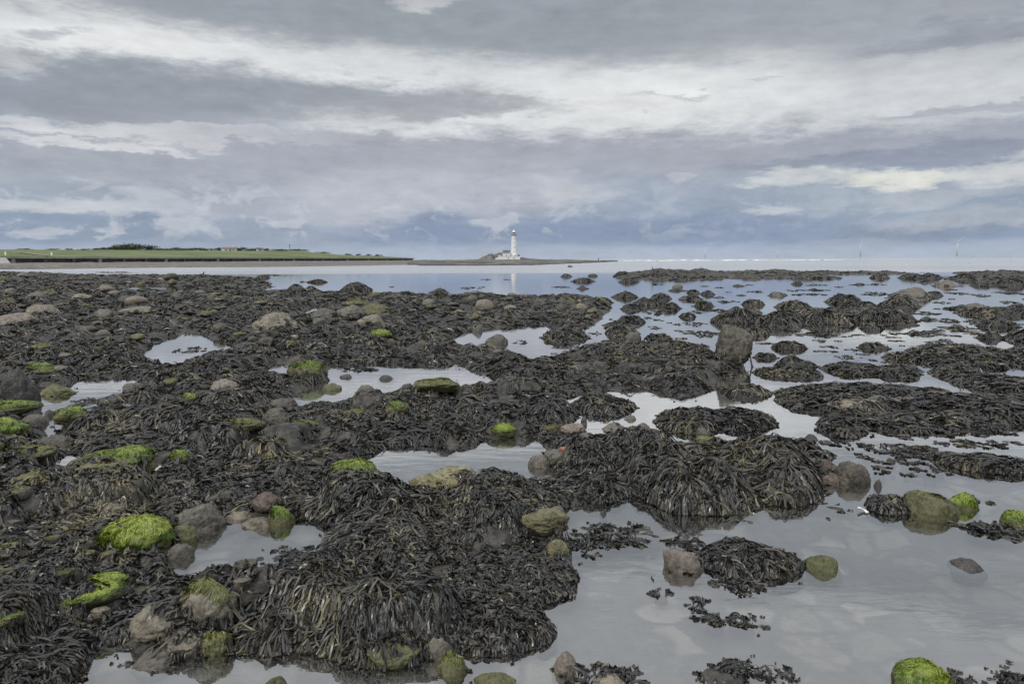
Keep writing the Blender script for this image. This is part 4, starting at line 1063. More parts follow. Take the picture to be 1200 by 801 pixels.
def build_mound(it, n):
    na, nr = (48, 16) if it['w'] > 40 else (24, 9)
    rr = np.concatenate([np.linspace(0, .94, nr)[1:], [1.03]]); aa = np.linspace(0, 2 * math.pi, na, endpoint=False)
    u = np.concatenate([[0], (rr[:, None] * np.cos(aa)).ravel()]) * it['W'] / 2
    v = np.concatenate([[0], (rr[:, None] * np.sin(aa)).ravel()]) * it['D'] / 2
    c, s = math.cos(it['az']), math.sin(it['az'])
    X = it['x'] + u * c + v * s; Y = it['y'] - u * s + v * c
    z, r = dome(it, X, Y); z = np.where(np.arange(len(z)) >= len(z) - na, -.15, z) - .004
    if it['kind'] == 'T':
        X = it['x'] + (X - it['x']) * .55; Y = it['y'] + (Y - it['y']) * .55; z = np.minimum(z * .2 - .02, -.008)
    V = np.stack([X - it['x'], Y - it['y'], z], 1)
    Q = []
    for i in range(nr - 1):
        for k in range(na):
            Q.append((1 + i * na + k, 1 + (i + 1) * na + k, 1 + (i + 1) * na + (k + 1) % na, 1 + i * na + (k + 1) % na))
    T = [(0, 1 + k, 1 + (k + 1) % na) for k in range(na)]
    Q = np.array(Q); tri = np.concatenate([np.array(T), Q[:, [0, 1, 2]], Q[:, [0, 2, 3]]])
    k = it['kind']
    nm = {'H': 'seaweed_mound', 'W': 'seaweed_covered_rock', 'T': 'seaweed_tuft'}[k]
    mt = M[it['mat']] if it['mat'] else M['body']
    o = mesh_np(nm, V, tri, mt, {'moss': np.zeros(len(V))}, loc=(it['x'], it['y'], 0))
    return o, nm

for n, it in enumerate(ITEM):
    if it['kind'] in 'RM':
        o, nm = build_stone(it, n); cat = 'rock'
        if nm == 'stone': cat = 'stone'
    else:
        o, nm = build_mound(it, n); cat = {'H': 'seaweed', 'W': 'rock', 'T': 'seaweed'}[it['kind']]
    frond_mesh('fronds', n, o, o.location)
    tag(o, it['label'], cat, {'boulder': 'boulders on the shore', 'stone': 'stones on the shore', 'seaweed_mound': 'mounds of wrack', 'seaweed_covered_rock': 'weed covered rocks in the shallows',
                              'seaweed_tuft': 'loose weed on the water'}[nm] if n < NAMED else {'T': 'thin weed streaks on the pale shallows', 'W': 'small weedy lumps in the pale shallows'}[it['kind']])
for n, it in enumerate(SMALL):
    o, nm = build_stone(it, n)
    o.name = 'pebble'
    if it['kind'] == 'M': tag(o, 'small stone with a thin olive film half buried in the brown wrack', 'stone', 'small olive filmed stones in the wrack')
    else: tag(o, 'small bare stone half buried in the brown wrack', 'stone', 'small bare stones in the wrack')
# ---------------------------------------------------------------- the far shore
def interp(tab, x): return float(np.interp(x, [p[0] for p in tab], [p[1] for p in tab]))
WALL_A = np.array(AT(12, 303, 230)[:2]); WALL_B = np.array(AT(483, 303, 520)[:2])
def wall_pt(t): return WALL_A + (WALL_B - WALL_A) * t
def px_of(x, y, z=1.6): return float(P(x, y, z)[0])

def beach_mat():
    mt, t, out = new_mat('shingle_beach')
    co = t.new('ShaderNodeTexCoord').outputs['Object']
    n1 = t.noise(co, 1.4, 6, .75); n2 = t.noise(t.scale(co, (.05, .3, 1)), 1, 5, .7); n3 = t.noise(co, .35, 4)
    c = t.mix(t.mapr(n1, .35, .65), (.07, .065, .055), (.24, .22, .19))
    c = t.mix(t.mapr(n2, .5, .62, 0, .75), c, (.055, .05, .04))
    c = t.mix(t.mapr(n3, .55, .66, 0, .6), c, (.3, .27, .22))
    principled(t, out, c, .8, n1, .4, .06)
    return mt
M['beach'] = beach_mat()
FRONT = [(-900, 318), (-200, 316.5), (0, 315.6), (60, 315.3), (120, 314.4), (200, 313.4), (300, 313), (400, 311.6), (485, 310.2), (520, 309.8)]
ts = np.linspace(-.3, 1.06, 150); kk = np.concatenate([[-.12, -.03, 0], np.linspace(.04, 1, 18)])
Vb = []
for t in ts:
    w = wall_pt(t); p = px_of(*w); p = min(p, 500)
    fx, fy = G(p, interp(FRONT, p)); fp = np.array([fx, fy])
    for k in kk:
        q = fp + (w - fp) * k
        z = .95 * max(k, 0) ** .55 if k > 0 else k * 8
        q2 = q * (1 + .012 * (fb2(np.array([t * 60.]), np.array([k * 3.]), 3)[0] - .5)) if k < .9 else q
        z += (min(max(k, 0) * 5, 1) * .4 * (fb2(np.array([q[0] / 3.]), np.array([q[1] / 5.]), 8)[0] - .45)) * (1 if 0 < k < .9 else 0) + (.25 * math.sin(math.pi * k) if k > 0 else 0)
        Vb.append((q2[0], q2[1], z))
nk = len(kk)
Qb = [(i * nk + j, i * nk + j + 1, (i + 1) * nk + j + 1, (i + 1) * nk + j) for i in range(len(ts) - 1) for j in range(nk - 1)]
tag(mesh_np('beach', np.array(Vb), np.array(Qb)[:, ::-1], M['beach']), kind='structure')

# sea wall with a coping, a row of buttresses and a dark recess below the coping
def concrete(name, col, streak):
    mt, t, out = new_mat(name)
    co = t.new('ShaderNodeTexCoord').outputs['Object']
    n = t.noise(co, .6, 6, .7); s = t.noise(t.scale(co, (.5, .5, .06)), 1, 5, .7)
    c = t.mix(t.mapr(n, .3, .7), tuple(v * .75 for v in col), tuple(v * 1.2 for v in col))
    c = t.mix(t.mapr(s, .45, .65, 0, streak), c, tuple(v * .35 for v in col))
    principled(t, out, c, .85, n, .4, .1)
    return mt
M['conc'] = concrete('weathered_concrete', (.33, .33, .29), .3); M['wallface'] = concrete('stained_wall_face', (.1, .095, .08), .7)
wr = empty('sea_wall', (*wall_pt(.5), 0))
tag(wr, 'long grey sea wall with pale coping along the grassy headland', 'wall')
dirw = (WALL_B - WALL_A) / np.linalg.norm(WALL_B - WALL_A); nrm = np.array([dirw[1], -dirw[0]])
if nrm @ (-wall_pt(.5)) < 0: nrm = -nrm
LW = float(np.linalg.norm(WALL_B - WALL_A)); rzw = math.atan2(dirw[1], dirw[0]); mid = wall_pt(.35)
def along(b, tm, length, off, z0, z1, thick):
    p = wall_pt(tm) + nrm * off - np.array(wr.location[:2]); b.box((p[0], p[1], (z0 + z1) / 2), (length, thick, z1 - z0), rzw)
b = MB(); along(b, .35, LW * 1.3, 0, -1.2, 2.1, 1.2); b.build('wall_face', M['wallface'], wr)
b = MB(); along(b, .35, LW * 1.304, .35, 2.1, 2.62, 2.3); b.build('coping', M['conc'], wr)
b = MB(); along(b, .35, LW * 1.3, 1.5, -1.2, .75, 1.9); b.build('toe_apron', M['wallface'], wr)
for i in range(42):
    b = MB(); along(b, -.28 + i * 1.27 / 41, 1.1, .95, -1.0, 2.06, .75); b.build('buttress', M['conc' if i % 3 == 0 else 'wallface'], wr)
# pale slip running down at the near end of the wall
sl = MB(); p0 = np.array(AT(-22, 303, 205)[:2]); p1 = np.array(AT(14, 303, 212)[:2])
sx, sy = AT(3, 303, 200)[:2]
v = []
for (px_, d_, z_) in ((-60, 214, 2.3), (7, 214, 2.3), (16, 203, .1), (-60, 203, .1), (-60, 214, -.6), (7, 214, -.6), (16, 203, -.6), (-60, 203, -.6)):
    q = AT(px_, 303, d_); v.append((q[0] - sx, q[1] - sy, z_))
sl.add(v, [(0, 1, 2, 3), (4, 7, 6, 5), (0, 4, 5, 1), (1, 5, 6, 2), (2, 6, 7, 3), (3, 7, 4, 0)])
o = sl.build('slipway', M['conc']); o.location = (sx, sy, 0)
tag(o, 'pale concrete slipway sloping to the beach at the wall end', 'slipway')

# grassy land behind the wall
SKY = [(-900, 292), (0, 292.2), (110, 292.6), (200, 293), (300, 293.6), (340, 293.8), (357, 293.3), (366, 295.8), (380, 296.5), (395, 298), (413, 299), (428, 299), (443, 299.7), (454, 300.7), (483, 302.3), (520, 302.4)]
def land_top(px):
    w = AT(px, 303, 0.0 + 1); return interp(SKY, px)
Vl = []; rows = [0, 6, 25, 60, 100, 140, 180, 230, 270, 300, 330, 380]
tl = np.linspace(-.3, 1.0, 160)
for t in tl:
    w = wall_pt(t); p = px_of(*w); d0 = float(np.hypot(*w)); u = w / d0
    fade = min(1, max(0.12, (1.0 - t) / .12)); zs = AT(p, interp(SKY, p), d0 + 300 * fade)[2]
    for r in rows:
        q = w + u * (r * fade + .5); k = min(r / 300, 1)
        z = 2.45 + (max(zs, 2.5) - 2.45) * (k ** .9 if r <= 300 else 1 - (r - 300) / 80)
        z += .5 * (fb2(np.array([q[0] / 14.]), np.array([q[1] / 14.]), 4)[0] - .5) * (1 if r > 6 else 0)
        Vl.append((q[0], q[1], z))
nr_ = len(rows)
Ql = [(i * nr_ + j, (i + 1) * nr_ + j, (i + 1) * nr_ + j + 1, i * nr_ + j + 1) for i in range(len(tl) - 1) for j in range(nr_ - 1)]
def grass_mat():
    mt, t, out = new_mat('rough_grass')
    co = t.new('ShaderNodeTexCoord').outputs['Object']
    a = t.noise(co, .05, 5, .6); c_ = t.noise(co, .5, 5, .7); s = t.noise(t.scale(co, (.012, .05, .3)), 1, 4)
    c = t.mix(t.mapr(a, .35, .65), (.065, .1, .028), (.17, .2, .075))
    c = t.mix(t.mapr(s, .52, .62, 0, .7), c, (.2, .185, .095))
    c = t.mix(t.mapr(c_, .5, .75, 0, .5), c, (.05, .07, .022))
    principled(t, out, c, .9, c_, .5, .3)
    return mt
tag(mesh_np('hill', np.array(Vl), np.array(Ql), grass_mat()), kind='structure')
def land_at(px, k=1.0):
    """a point on the headland towards px, k of the way to its skyline"""
    lo, hi = -.3, 1.0
    for _ in range(40):
        m_ = (lo + hi) / 2
        if px_of(*wall_pt(m_)) < px: lo = m_
        else: hi = m_
    w = wall_pt(lo); d0 = float(np.hypot(*w)); fade = min(1, max(.12, (1 - lo) / .12)); zs = AT(px, interp(SKY, px), d0 + 300 * fade)[2]
    q = w + w / d0 * (300 * fade * k); return q[0], q[1], 2.45 + (max(zs, 2.5) - 2.45) * k ** .9, d0 + 300 * fade * k
b = MB(); pts = [(2, .55), (14, .42), (26, .3), (40, .16), (58, .05)]; vv = []
for p, k in pts:
    for dk in (-.02, .02):
        q = land_at(p, k + dk); vv.append((q[0], q[1], q[2] + .25))
b.add(vv, [(2 * i, 2 * i + 2, 2 * i + 3, 2 * i + 1) for i in range(len(pts) - 1)])
tag(b.build('path', plain('worn_path', (.3, .27, .19), .9)), kind='structure')

# trees and bushes on the skyline
def leaf_mat(name, c1, c2):
    mt, t, out = new_mat(name)
    n = t.noise(t.new('ShaderNodeTexCoord').outputs['Object'], 1.1, 4)
    principled(t, out, t.mix(t.mapr(n, .3, .7), c1, c2), .8)
    return mt
M['leaf'] = leaf_mat('dark_leaves', (.022, .035, .014), (.06, .085, .03)); M['leaf2'] = leaf_mat('mid_leaves', (.045, .065, .022), (.095, .125, .045))
M['bark'] = plain('bark', (.09, .07, .05), .9)
def tree(px, wpx, hpx, k, label, mat='leaf', group=None, name='tree'):
    x, y, z, d = land_at(px, k); W = wpx * d / F; H = hpx * d / F
    root = empty(name, (x, y, z - .3)); tag(root, label, 'tree' if name == 'tree' else 'bush', group)
    b = MB(); b.lathe([(.05 * H + .1, -.6), (.035 * H + .06, .3 * H), (.012 * H + .02, .8 * H)], n=7)
    rg = np.random.default_rng(int(px * 7))
    for _ in range(4):
        a = rg.uniform(0, 6.28); r = W * .3; p0 = np.array([0, 0, H * .25]); p1 = np.array([math.cos(a) * r, math.sin(a) * r, H * rg.uniform(.5, .75)])
        s = .02 * H + .03
        b.add([p0 + (s, 0, 0), p0 + (-s, s, 0), p0 + (0, -s, 0), p1 + (s * .3, 0, 0), p1 + (-s * .3, s * .3, 0), p1 + (0, -s * .3, 0)], [(0, 1, 4, 3), (1, 2, 5, 4), (2, 0, 3, 5)])
    b.build('trunk', M['bark'], root)
    n = 1100; ncl = 14
    cc = rg.normal(size=(ncl, 3)) * [W * .3, W * .24, H * .2] + [0, 0, H * .45]
    cl = cc[rg.integers(0, ncl, n)]
    pt = cl + rg.normal(size=(n, 3)) * [W * .14, W * .14, H * .15]
    pt[:, 2] = np.clip(pt[:, 2], .02 * H, H)
    s = .045 * (W + H) / 2 * rg.uniform(.7, 1.6, n)
    e1 = rg.normal(size=(n, 3)); e1 /= np.linalg.norm(e1, axis=1)[:, None]; e2 = np.cross(e1, rg.normal(size=(n, 3))); e2 /= np.linalg.norm(e2, axis=1)[:, None]
    V = np.stack([pt + e1 * s[:, None], pt + e2 * s[:, None] * .6, pt - e1 * s[:, None], pt - e2 * s[:, None] * .6], 1).reshape(-1, 3)
    mesh_np('crown', V, np.arange(n * 4).reshape(-1, 4), M[mat], smooth=False, parent=root)
for px, w, h, lab in ((115, 7, 2.6, 'lone low dark bush at the near end of the skyline clump'), (127, 9, 3.4, 'small dark tree just before the tall clump on the skyline'),
        (139, 15, 5.8, 'tree on the near shoulder of the tall skyline clump'), (151, 20, 7.6, 'tallest tree of the clump on the grassy skyline'),
        (164, 18, 6.4, 'tree on the far shoulder of the tall skyline clump'), (176, 11, 4.8, 'round tree at the far end of the tall skyline clump'),
        (283, 11, 4.6, 'rounded dark tree standing up from the far hedge line'), (300, 8, 3.2, 'small round tree beside the pale gabled cottage')):
    tree(px, w, h, .97, lab, group='trees on the skyline')
for px, w, h in ((188, 8, 2.4), (197, 8, 2), (206, 9, 3.2), (215, 9, 2.6), (226, 10, 3.4), (236, 9, 2.6), (246, 8, 2.2), (257, 7, 3), (292, 7, 2.4), (312, 8, 2.4), (325, 9, 2.6), (335, 8, 2),
        (82, 5, 1.4), (60, 9, 1), (30, 9, 1.1), (100, 7, 1.1), (350, 12, 1.6), (420, 5, 1.6), (432, 5, 1.4), (443, 6, 1.4), (408, 6, 1.5), (378, 9, 1.2)):
    tree(px, w, h + .5, .97, 'low dark bush in the hedge line on the grassy skyline', 'leaf' if w < 9 else 'leaf2', 'hedge line bushes', 'bush')

# cottages on the headland
M['render'] = plain('white_render', (.78, .77, .73), .7, .3, .1); M['roof'] = plain('grey_slate', (.1, .1, .105), .6, 1.2); M['tile'] = plain('red_brown_tile', (.2, .14, .12), .7, 1.2)
M['glass'] = plain('dark_window_glass', (.03, .035, .04), .15, .5, .1); M['whitepaint'] = plain('white_paint', (.8, .8, .77), .5, .3, .07)
def cottage(name, loc, w, dp, eave, ridge, rz, label, wall, roof, wins, cat='house'):
    root = empty(name, loc, rz); tag(root, label, cat)
    b = MB(); a = w / 2; c = dp / 2
    b.add([(-a, -c, -2), (a, -c, -2), (a, c, -2), (-a, c, -2), (-a, -c, eave), (a, -c, eave), (a, c, eave), (-a, c, eave), (-a, 0, ridge - .05), (a, 0, ridge - .05)],
          [(0, 1, 5, 4), (2, 3, 7, 6), (1, 2, 6, 9, 5), (3, 0, 4, 8, 7), (3, 2, 1, 0)])
    b.build('wall', wall, root)
    b = MB(); e = .3; k = (ridge - eave) / c
    b.add([(-a - e, -c - e, eave - e * k + .06), (a + e, -c - e, eave - e * k + .06), (a + e, 0, ridge + .06), (-a - e, 0, ridge + .06), (a + e, c + e, eave - e * k + .06), (-a - e, c + e, eave - e * k + .06),
           (-a - e, -c - e, eave - e * k + .2), (a + e, -c - e, eave - e * k + .2), (a + e, 0, ridge + .22), (-a - e, 0, ridge + .22), (a + e, c + e, eave - e * k + .2), (-a - e, c + e, eave - e * k + .2)],
          [(6, 7, 8, 9), (9, 8, 10, 11), (0, 3, 2, 1), (3, 5, 4, 2), (0, 1, 7, 6), (5, 11, 10, 4), (1, 2, 8, 7), (2, 4, 10, 8), (0, 6, 9, 3), (3, 9, 11, 5)])
    rf = b.build('roof', roof, root)
    b = MB(); b.box((a * .6, 0, ridge + .5), (.9, .7, 1.6)); b.box((a * .6, 0, ridge + 1.38), (1.1, .9, .16)); b.build('chimney', wall, rf)
    for (wx, wz, ww, wh) in wins:
        b = MB()
        for q in ((0, wh / 2 + .06, ww + .24, .12), (0, -wh / 2 - .06, ww + .24, .12), (-ww / 2 - .06, 0, .12, wh), (ww / 2 + .06, 0, .12, wh)):
            b.box((wx + q[0], -c - .05, wz + q[1]), (q[2], .09, q[3]))
        f = b.build('window', M['whitepaint'], root)
        b = MB(); b.box((wx, -c - .02, wz), (ww, .035, wh)); b.build('pane', M['glass'], f)
    b = MB(); b.box((a * .1, -c - .03, 1.0), (1.0, .05, 2.0)); b.build('door', M['roof'], root)
    return root
x, y, z, d = land_at(269, .93); cottage('cottage', (x, y, z - .5), 9, 6, 1.6, 3.0, .5, 'pale cottage with reddish roof among dark hedges on the headland', M['render'], M['tile'], [(-2.6, 1.2, 1, .9), (2.6, 1.2, 1, .9)])
x, y, z, d = land_at(248, .93); cottage('cottage', (x, y, z - .6), 3.2, 3, 1.3, 2.0, .5, 'tiny white hut below the hedge line on the headland', M['render'], M['roof'], [(-.9, 1.0, .6, .6)])
x, y, z, d = land_at(305, .93); cottage('cottage', (x, y, z - .5), 4.5, 4, 1.6, 2.8, .5, 'small pale gabled cottage farther along the headland', M['render'], M['roof'], [(-1.3, 1.2, .8, .8)])
x, y, z, d = land_at(340, .97); r_ = empty('mast', (x, y, z - .3)); tag(r_, 'thin grey mast standing on the grassy headland skyline', 'mast')
b = MB(); b.lathe([(.28, -.5), (.2, 3), (.12, 5.6)], n=8); b.build('pole', M['roof'], r_)
b = MB(); b.box((0, 0, 5.2), (.9, .5, .7)); b.box((0, 0, 4.1), (.7, .4, .4)); b.build('aerial_box', M['roof'], r_)
for px, k in ((61, .1), (7, .12)):
    x, y, z, d = land_at(px, k); b = MB(); b.box((0, 0, .4), (.45, .15, .9)); b.box((0, 0, .9), (.55, .2, .1)); o = b.build('notice_post', M['whitepaint']); o.location = (x, y, z)
    tag(o, 'small white notice post on the grass, ' + ('above the wall' if px > 20 else 'near the slipway'), 'sign')

# ---------------------------------------------------------------- long reef and the lighthouse island
FR = [(440, 312), (470, 310.8), (486, 310.0), (494, 310.9), (560, 311), (600, 310.7), (632, 310.3), (652, 309.2), (690, 307.9), (706, 307.2), (722, 306.4), (735, 305.9)]
HUMP = [(552, 0), (560, 1.5), (566, 4.6), (573, 7.4), (580, 8.4), (588, 6.4), (598, 4.6), (608, 4.0), (618, 2.4), (632, 1.2), (650, .3), (700, 0)]
pxs = np.linspace(478, 724, 260); rws = np.concatenate([np.linspace(-.04, .3, 34), np.linspace(.32, .82, 30), np.linspace(.83, 1.0, 34)])
Vr = []
for p in pxs:
    ff = interp(FR, p) - (HOR - (p - 600) * ROLL); d0 = 1.6 * F / max(ff, 2); d1 = 1110 if p < 640 else 1110 - (p - 640) / 84 * 480
    d0 *= 1 + .07 * (fb2(np.array([p / 5.]), np.array([3.]), 6)[0] - .5)
    for r in rws:
        d_ = d0 + (d1 - d0) * r; q = AT(p, 303, d_)
        nz = fb2(np.array([q[0] / 7.]), np.array([d_ / 11.]), 12, 4)[0]
        if r < 0: z = -.8
        else:
            tip = min(1, max(.25, (724 - p) / 60)); hi = min(1.42, max(.5, 1.6 - 1.0 * d_ / F)) * tip
            z = hi * min(1, .25 + r * 4) * (.45 + 1.1 * nz) if r < .9 else .35
            hu = interp(HUMP, p); e = math.exp(-((d_ - (1062 if p < 577 else 1088)) / (45.0 if p < 577 else 32.0)) ** 2)
            z = z * (1 - .6 * e) + hu * e * (.35 + 1.3 * nz) + .5 * max(0, r) * (fb2(np.array([q[0] / 2.2]), np.array([d_ / 5.]), 15, 3)[0] - .45) * (1 if 0 < r < .97 else 0) + (1.6 * e if p < 590 else 0) * (fb2(np.array([q[0] / 3.]), np.array([d_ / 9.]), 16, 3)[0] - .5)
            if r == 1: z = -1
        Vr.append((q[0], q[1], z))
nw = len(rws)
Qr = [(i * nw + j, i * nw + j + 1, (i + 1) * nw + j + 1, (i + 1) * nw + j) for i in range(len(pxs) - 1) for j in range(nw - 1)]
def reef_mat():
    mt, t, out = new_mat('weedy_reef_rock')
    co = t.new('ShaderNodeTexCoord').outputs['Object']
    n = t.noise(t.scale(co, (.12, .02, .3)), 1, 6, .75); n2 = t.noise(t.scale(co, (.05, .012, .8)), 1, 6, .75); n3 = t.noise(co, .05, 3)
    c = t.mix(t.mapr(n, .35, .62), (.03, .028, .024), (.2, .18, .15))
    c = t.mix(t.mapr(n2, .45, .6, 0, .6), c, (.05, .047, .042))
    c = t.mix(t.mapr(n3, .55, .65, 0, .5), c, (.13, .125, .09))
    sp_ = t.new('ShaderNodeSeparateXYZ'); t.put(sp_.inputs[0], co)
    c = t.mix(t.mapr(t.math('ADD', sp_.outputs[2], t.math('MULTIPLY', n, .2)), .42, .28), c, (.022, .02, .016))
    principled(t, out, c, .75, n, .5, .15)
    return mt
tag(mesh_np('reef', np.array(Vr), np.array(Qr)[:, ::-1], reef_mat()), kind='structure')

LX, LY, LZ = AT(602.2, 300.4, 1062)
lh = empty('lighthouse', (LX, LY, LZ)); tag(lh, 'tall white tapering lighthouse standing on the low rocky island', 'lighthouse')
b = MB(); b.lathe([(5.0, -2), (4.9, .8), (4.6, 1.2), (4.1, 10), (3.65, 20), (3.25, 28.4), (3.3, 29.2)], n=32); b.build('tower', M['whitepaint'], lh, True)
b = MB(); b.lathe([(3.3, 29.15), (4.3, 29.9), (4.3, 30.3), (2.4, 30.3)], n=32); gl_o = b.build('gallery', M['conc'], lh)
b = MB()
for k in range(20):
    a = k * math.pi / 10; b.box((4.15 * math.cos(a), 4.15 * math.sin(a), 30.9), (.06, .06, 1.2), a)
b.lathe([(4.1, 31.45), (4.22, 31.45), (4.22, 31.57), (4.1, 31.57)], n=32); b.build('railing', M['conc'], gl_o)
b = MB(); b.lathe([(2.35, 30.3), (2.3, 31.9), (2.3, 32)], n=24); b.build('lantern_base', M['whitepaint'], lh)
b = MB(); b.lathe([(2.1, 32), (2.1, 34.2)], n=16); ln_ = b.build('lantern_glass', M['glass'], lh)
b = MB()
for k in range(12):
    a = k * math.pi / 6; b.box((2.15 * math.cos(a), 2.15 * math.sin(a), 33.1), (.14, .14, 2.2), a)
b.build('glazing_bars', M['whitepaint'], ln_)
b = MB(); b.lathe([(2.6, 34.2), (2.5, 34.5), (1.9, 35.7), (1.0, 36.6), (.3, 37), (.12, 38.2), (.05, 39)], n=24); b.build('dome_roof', M['whitepaint'], lh, True)
for (a, z) in ((-95, 6.5), (-80, 13), (-100, 19.5), (-85, 25)):
    r = 4.6 - (z - 1.2) * .0493 + .03; a = R(a); b = MB(); b.box((r * math.cos(a), r * math.sin(a), z), (.2, 1.0, 1.7), a); w = b.build('window', M['whitepaint'], lh)
    b = MB(); b.box(((r + .11) * math.cos(a), (r + .11) * math.sin(a), z), (.06, .7, 1.35), a); b.build('pane', M['glass'], w)
b = MB(); a = R(-70); b.box((4.75 * math.cos(a), 4.75 * math.sin(a), 1.1), (.5, 1.2, 2.2), a); b.build('door', M['roof'], lh)

cw = empty('compound_wall', AT(595, 302.4, 1032)); tag(cw, 'white walled enclosure round the foot of the lighthouse', 'wall')
b = MB(); zt_ = AT(595, 300.3, 1032)[2] - cw.location.z; zb_ = -3.9
hw = 14.5 * 1032 / F
b.add([(-hw, 0, zb_), (hw, 0, zb_), (hw, 0, zt_), (-hw * .45, 0, zt_), (-hw * .6, 0, zt_ - .6), (-hw, 0, zt_ - 2.2), (-hw, 1, zb_), (hw, 1, zb_), (hw, 1, zt_), (-hw * .45, 1, zt_), (-hw * .6, 1, zt_ - .6), (-hw, 1, zt_ - 2.2)],
      [(0, 1, 2, 3, 4, 5), (11, 10, 9, 8, 7, 6), (0, 6, 7, 1), (1, 7, 8, 2), (2, 8, 9, 3), (3, 9, 10, 4), (4, 10, 11, 5), (5, 11, 6, 0)])
b.box((hw - .5, 23, (zb_ + zt_) / 2), (1, 44, zt_ - zb_)); b.build('wall_face', M['render'], cw)
b = MB(); b.box((hw * .27, .5, zt_ + .13), (hw * 1.48, 1.3, .26)); b.build('coping', M['roof'], cw)  # plain dark strip, drawn for the dark line along the wall top
for k in (.05, .5):
    b = MB(); b.box((hw * k, -.03, zt_ - 2.2), (1.3, .06, 1.7)); b.build('gateway' if k < .1 else 'recess', M['roof'], cw)
h0 = AT(593.5, 300.3, 1056); cottage('keepers_house', h0, 9.5, 7, 5.2, 8.6, -.15, 'white keepers house with slate roof beside the lighthouse', M['render'], M['roof'], [(-2.8, 3.6, 1, 1.4), (0, 3.6, 1, 1.4), (2.8, 3.6, 1, 1.4)])
h1 = AT(587, 300.6, 1060); cottage('cottage', h1, 7, 6, 2.9, 5.4, .1, 'lower pale outbuilding stepping down from the keepers house', M['render'], M['roof'], [(-1.8, 1.6, .9, 1.1), (1.8, 1.6, .9, 1.1)], 'outbuilding')
h2 = AT(608, 300.4, 1058); cottage('cottage', h2, 3.2, 3, 1.6, 2.6, 0, 'small dark roofed shed on the far side of the lighthouse', M['render'], M['roof'], [(-.8, 1, .7, .8)], 'shed')

# ---------------------------------------------------------------- turbines, surf
M['turbine'] = plain('pale_grey_paint', (.6, .63, .67), .5, .02, .04)
def turbine(px, dist, hub, ph, label):
    x, y, _ = AT(px, 303, dist); root = empty('wind_turbine', (x, y, 0)); tag(root, label, 'wind turbine', 'wind turbines out at sea')
    b = MB(); b.lathe([(4.2, -5), (4.2, 14)], n=14); b.lathe([(6.2, 14.1), (6.2, 15)], n=14); b.build('platform', M['turbine'], root)
    b = MB(); b.lathe([(3.6, 15.1), (2.2, hub - 2)], n=14); b.build('tower', M['turbine'], root, True)
    b = MB(); b.box((0, 2, hub), (4.5, 14, 5)); b.build('nacelle', M['turbine'], root)
    for k in range(3):
        a = ph + k * 2.0944; c, s = math.cos(a), math.sin(a); b = MB(); L = hub * .5; v = []
        for u, w in ((0, 2.4), (.15, 3.4), (.5, 2.2), (1, .6)):
            for dx, dy in ((-w / 2, -.5), (w / 2, -.5), (w / 2, .5), (-w / 2, .5)):
                v.append((dx * c + u * L * s, -6.4 + dy * (1.2 - u), hub - dx * s + u * L * c))
        b.add(v, [(i * 4 + j, i * 4 + (j + 1) % 4, i * 4 + 4 + (j + 1) % 4, i * 4 + 4 + j) for i in range(3) for j in range(4)] + [(3, 2, 1, 0), (12, 13, 14, 15)])
        b.build('blade', M['turbine'], root)
turbine(1121, 6200, 120, .95, 'pale wind turbine farthest from the lighthouse, on the sea horizon')
turbine(1008, 6300, 122, .1, 'pale wind turbine second farthest from the lighthouse, on the sea horizon')
turbine(911, 9500, 110, .5, 'faint wind turbine second nearest the lighthouse, on the sea horizon')
turbine(826, 9800, 135, 0.02, 'faintest wind turbine, nearest the lighthouse on the sea horizon')

mt, t, out = new_mat('white_foam'); n = t.noise(t.scale(t.new('ShaderNodeTexCoord').outputs['Object'], (.15, .4, .6)), 1, 5, .7)
principled(t, out, t.mix(t.mapr(n, .4, .6), (.5, .53, .55), (.85, .86, .86)), .7, n, .6, .3)
M['foam'] = mt
Vs, Qs = [], []
rg = np.random.default_rng(5)
for (pa, pb, dd, hh) in ((725, 775, 640, .75), (752, 790, 560, .4), (775, 830, 680, .8), (800, 862, 600, .45), (838, 905, 700, .75), (880, 962, 620, .35), (920, 990, 740, .5), (640, 700, 800, .5)):
    npt = 60; base = len(Vs)
    for i in range(npt + 1):
        p = pa + (pb - pa) * i / npt; q = AT(p, 303, dd + 14 * math.sin(i * .2 + pa)); e = math.sin(math.pi * i / npt) ** .5
        h = hh * e * (.25 + 1.3 * fb2(np.array([i * .35 + pa]), np.array([2.]), 4)[0])
        for (o_, z) in ((-3, -.02), (-1.2, h * .7), (0, h), (2.5, h * .5), (6, -.02)): Vs.append((q[0], q[1] + o_, z))
    for i in range(npt):
        for j in range(4): Qs.append((base + i * 5 + j, base + (i + 1) * 5 + j, base + (i + 1) * 5 + j + 1, base + i * 5 + j + 1))
o = mesh_np('surf', np.array(Vs), np.array(Qs), M['foam']); tag(o, 'low white lines of breaking surf out beyond the rocks', kind='stuff')

# ---------------------------------------------------------------- birds, walker, shell
def skin(name, pts, edges, rad, mat, loc, rz=0, sub=2, scale=1.0):
    me = bpy.data.meshes.new(name); me.from_pydata([tuple(c * scale for c in p) for p in pts], edges, []); me.update()
    o = bpy.data.objects.new(name, me); COL.objects.link(o); o.location = loc; o.rotation_euler.z = rz
    md = o.modifiers.new('skin', 'SKIN')
    lay = me.skin_vertices[0] if me.skin_vertices else None
    if lay is None:
        bpy.context.view_layer.objects.active = o
        bm_ = bmesh.new(); bm_.from_mesh(me); bm_.verts.layers.skin.verify(); bm_.to_mesh(me); bm_.free(); lay = me.skin_vertices[0]
    for i, r in enumerate(rad):
        rr = r if isinstance(r, tuple) else (r, r); lay.data[i].radius = (rr[0] * scale, rr[1] * scale)
    lay.data[0].use_root = True
    sb = o.modifiers.new('sub', 'SUBSURF'); sb.levels = sub; sb.render_levels = sub
    me.materials.append(mat); return o
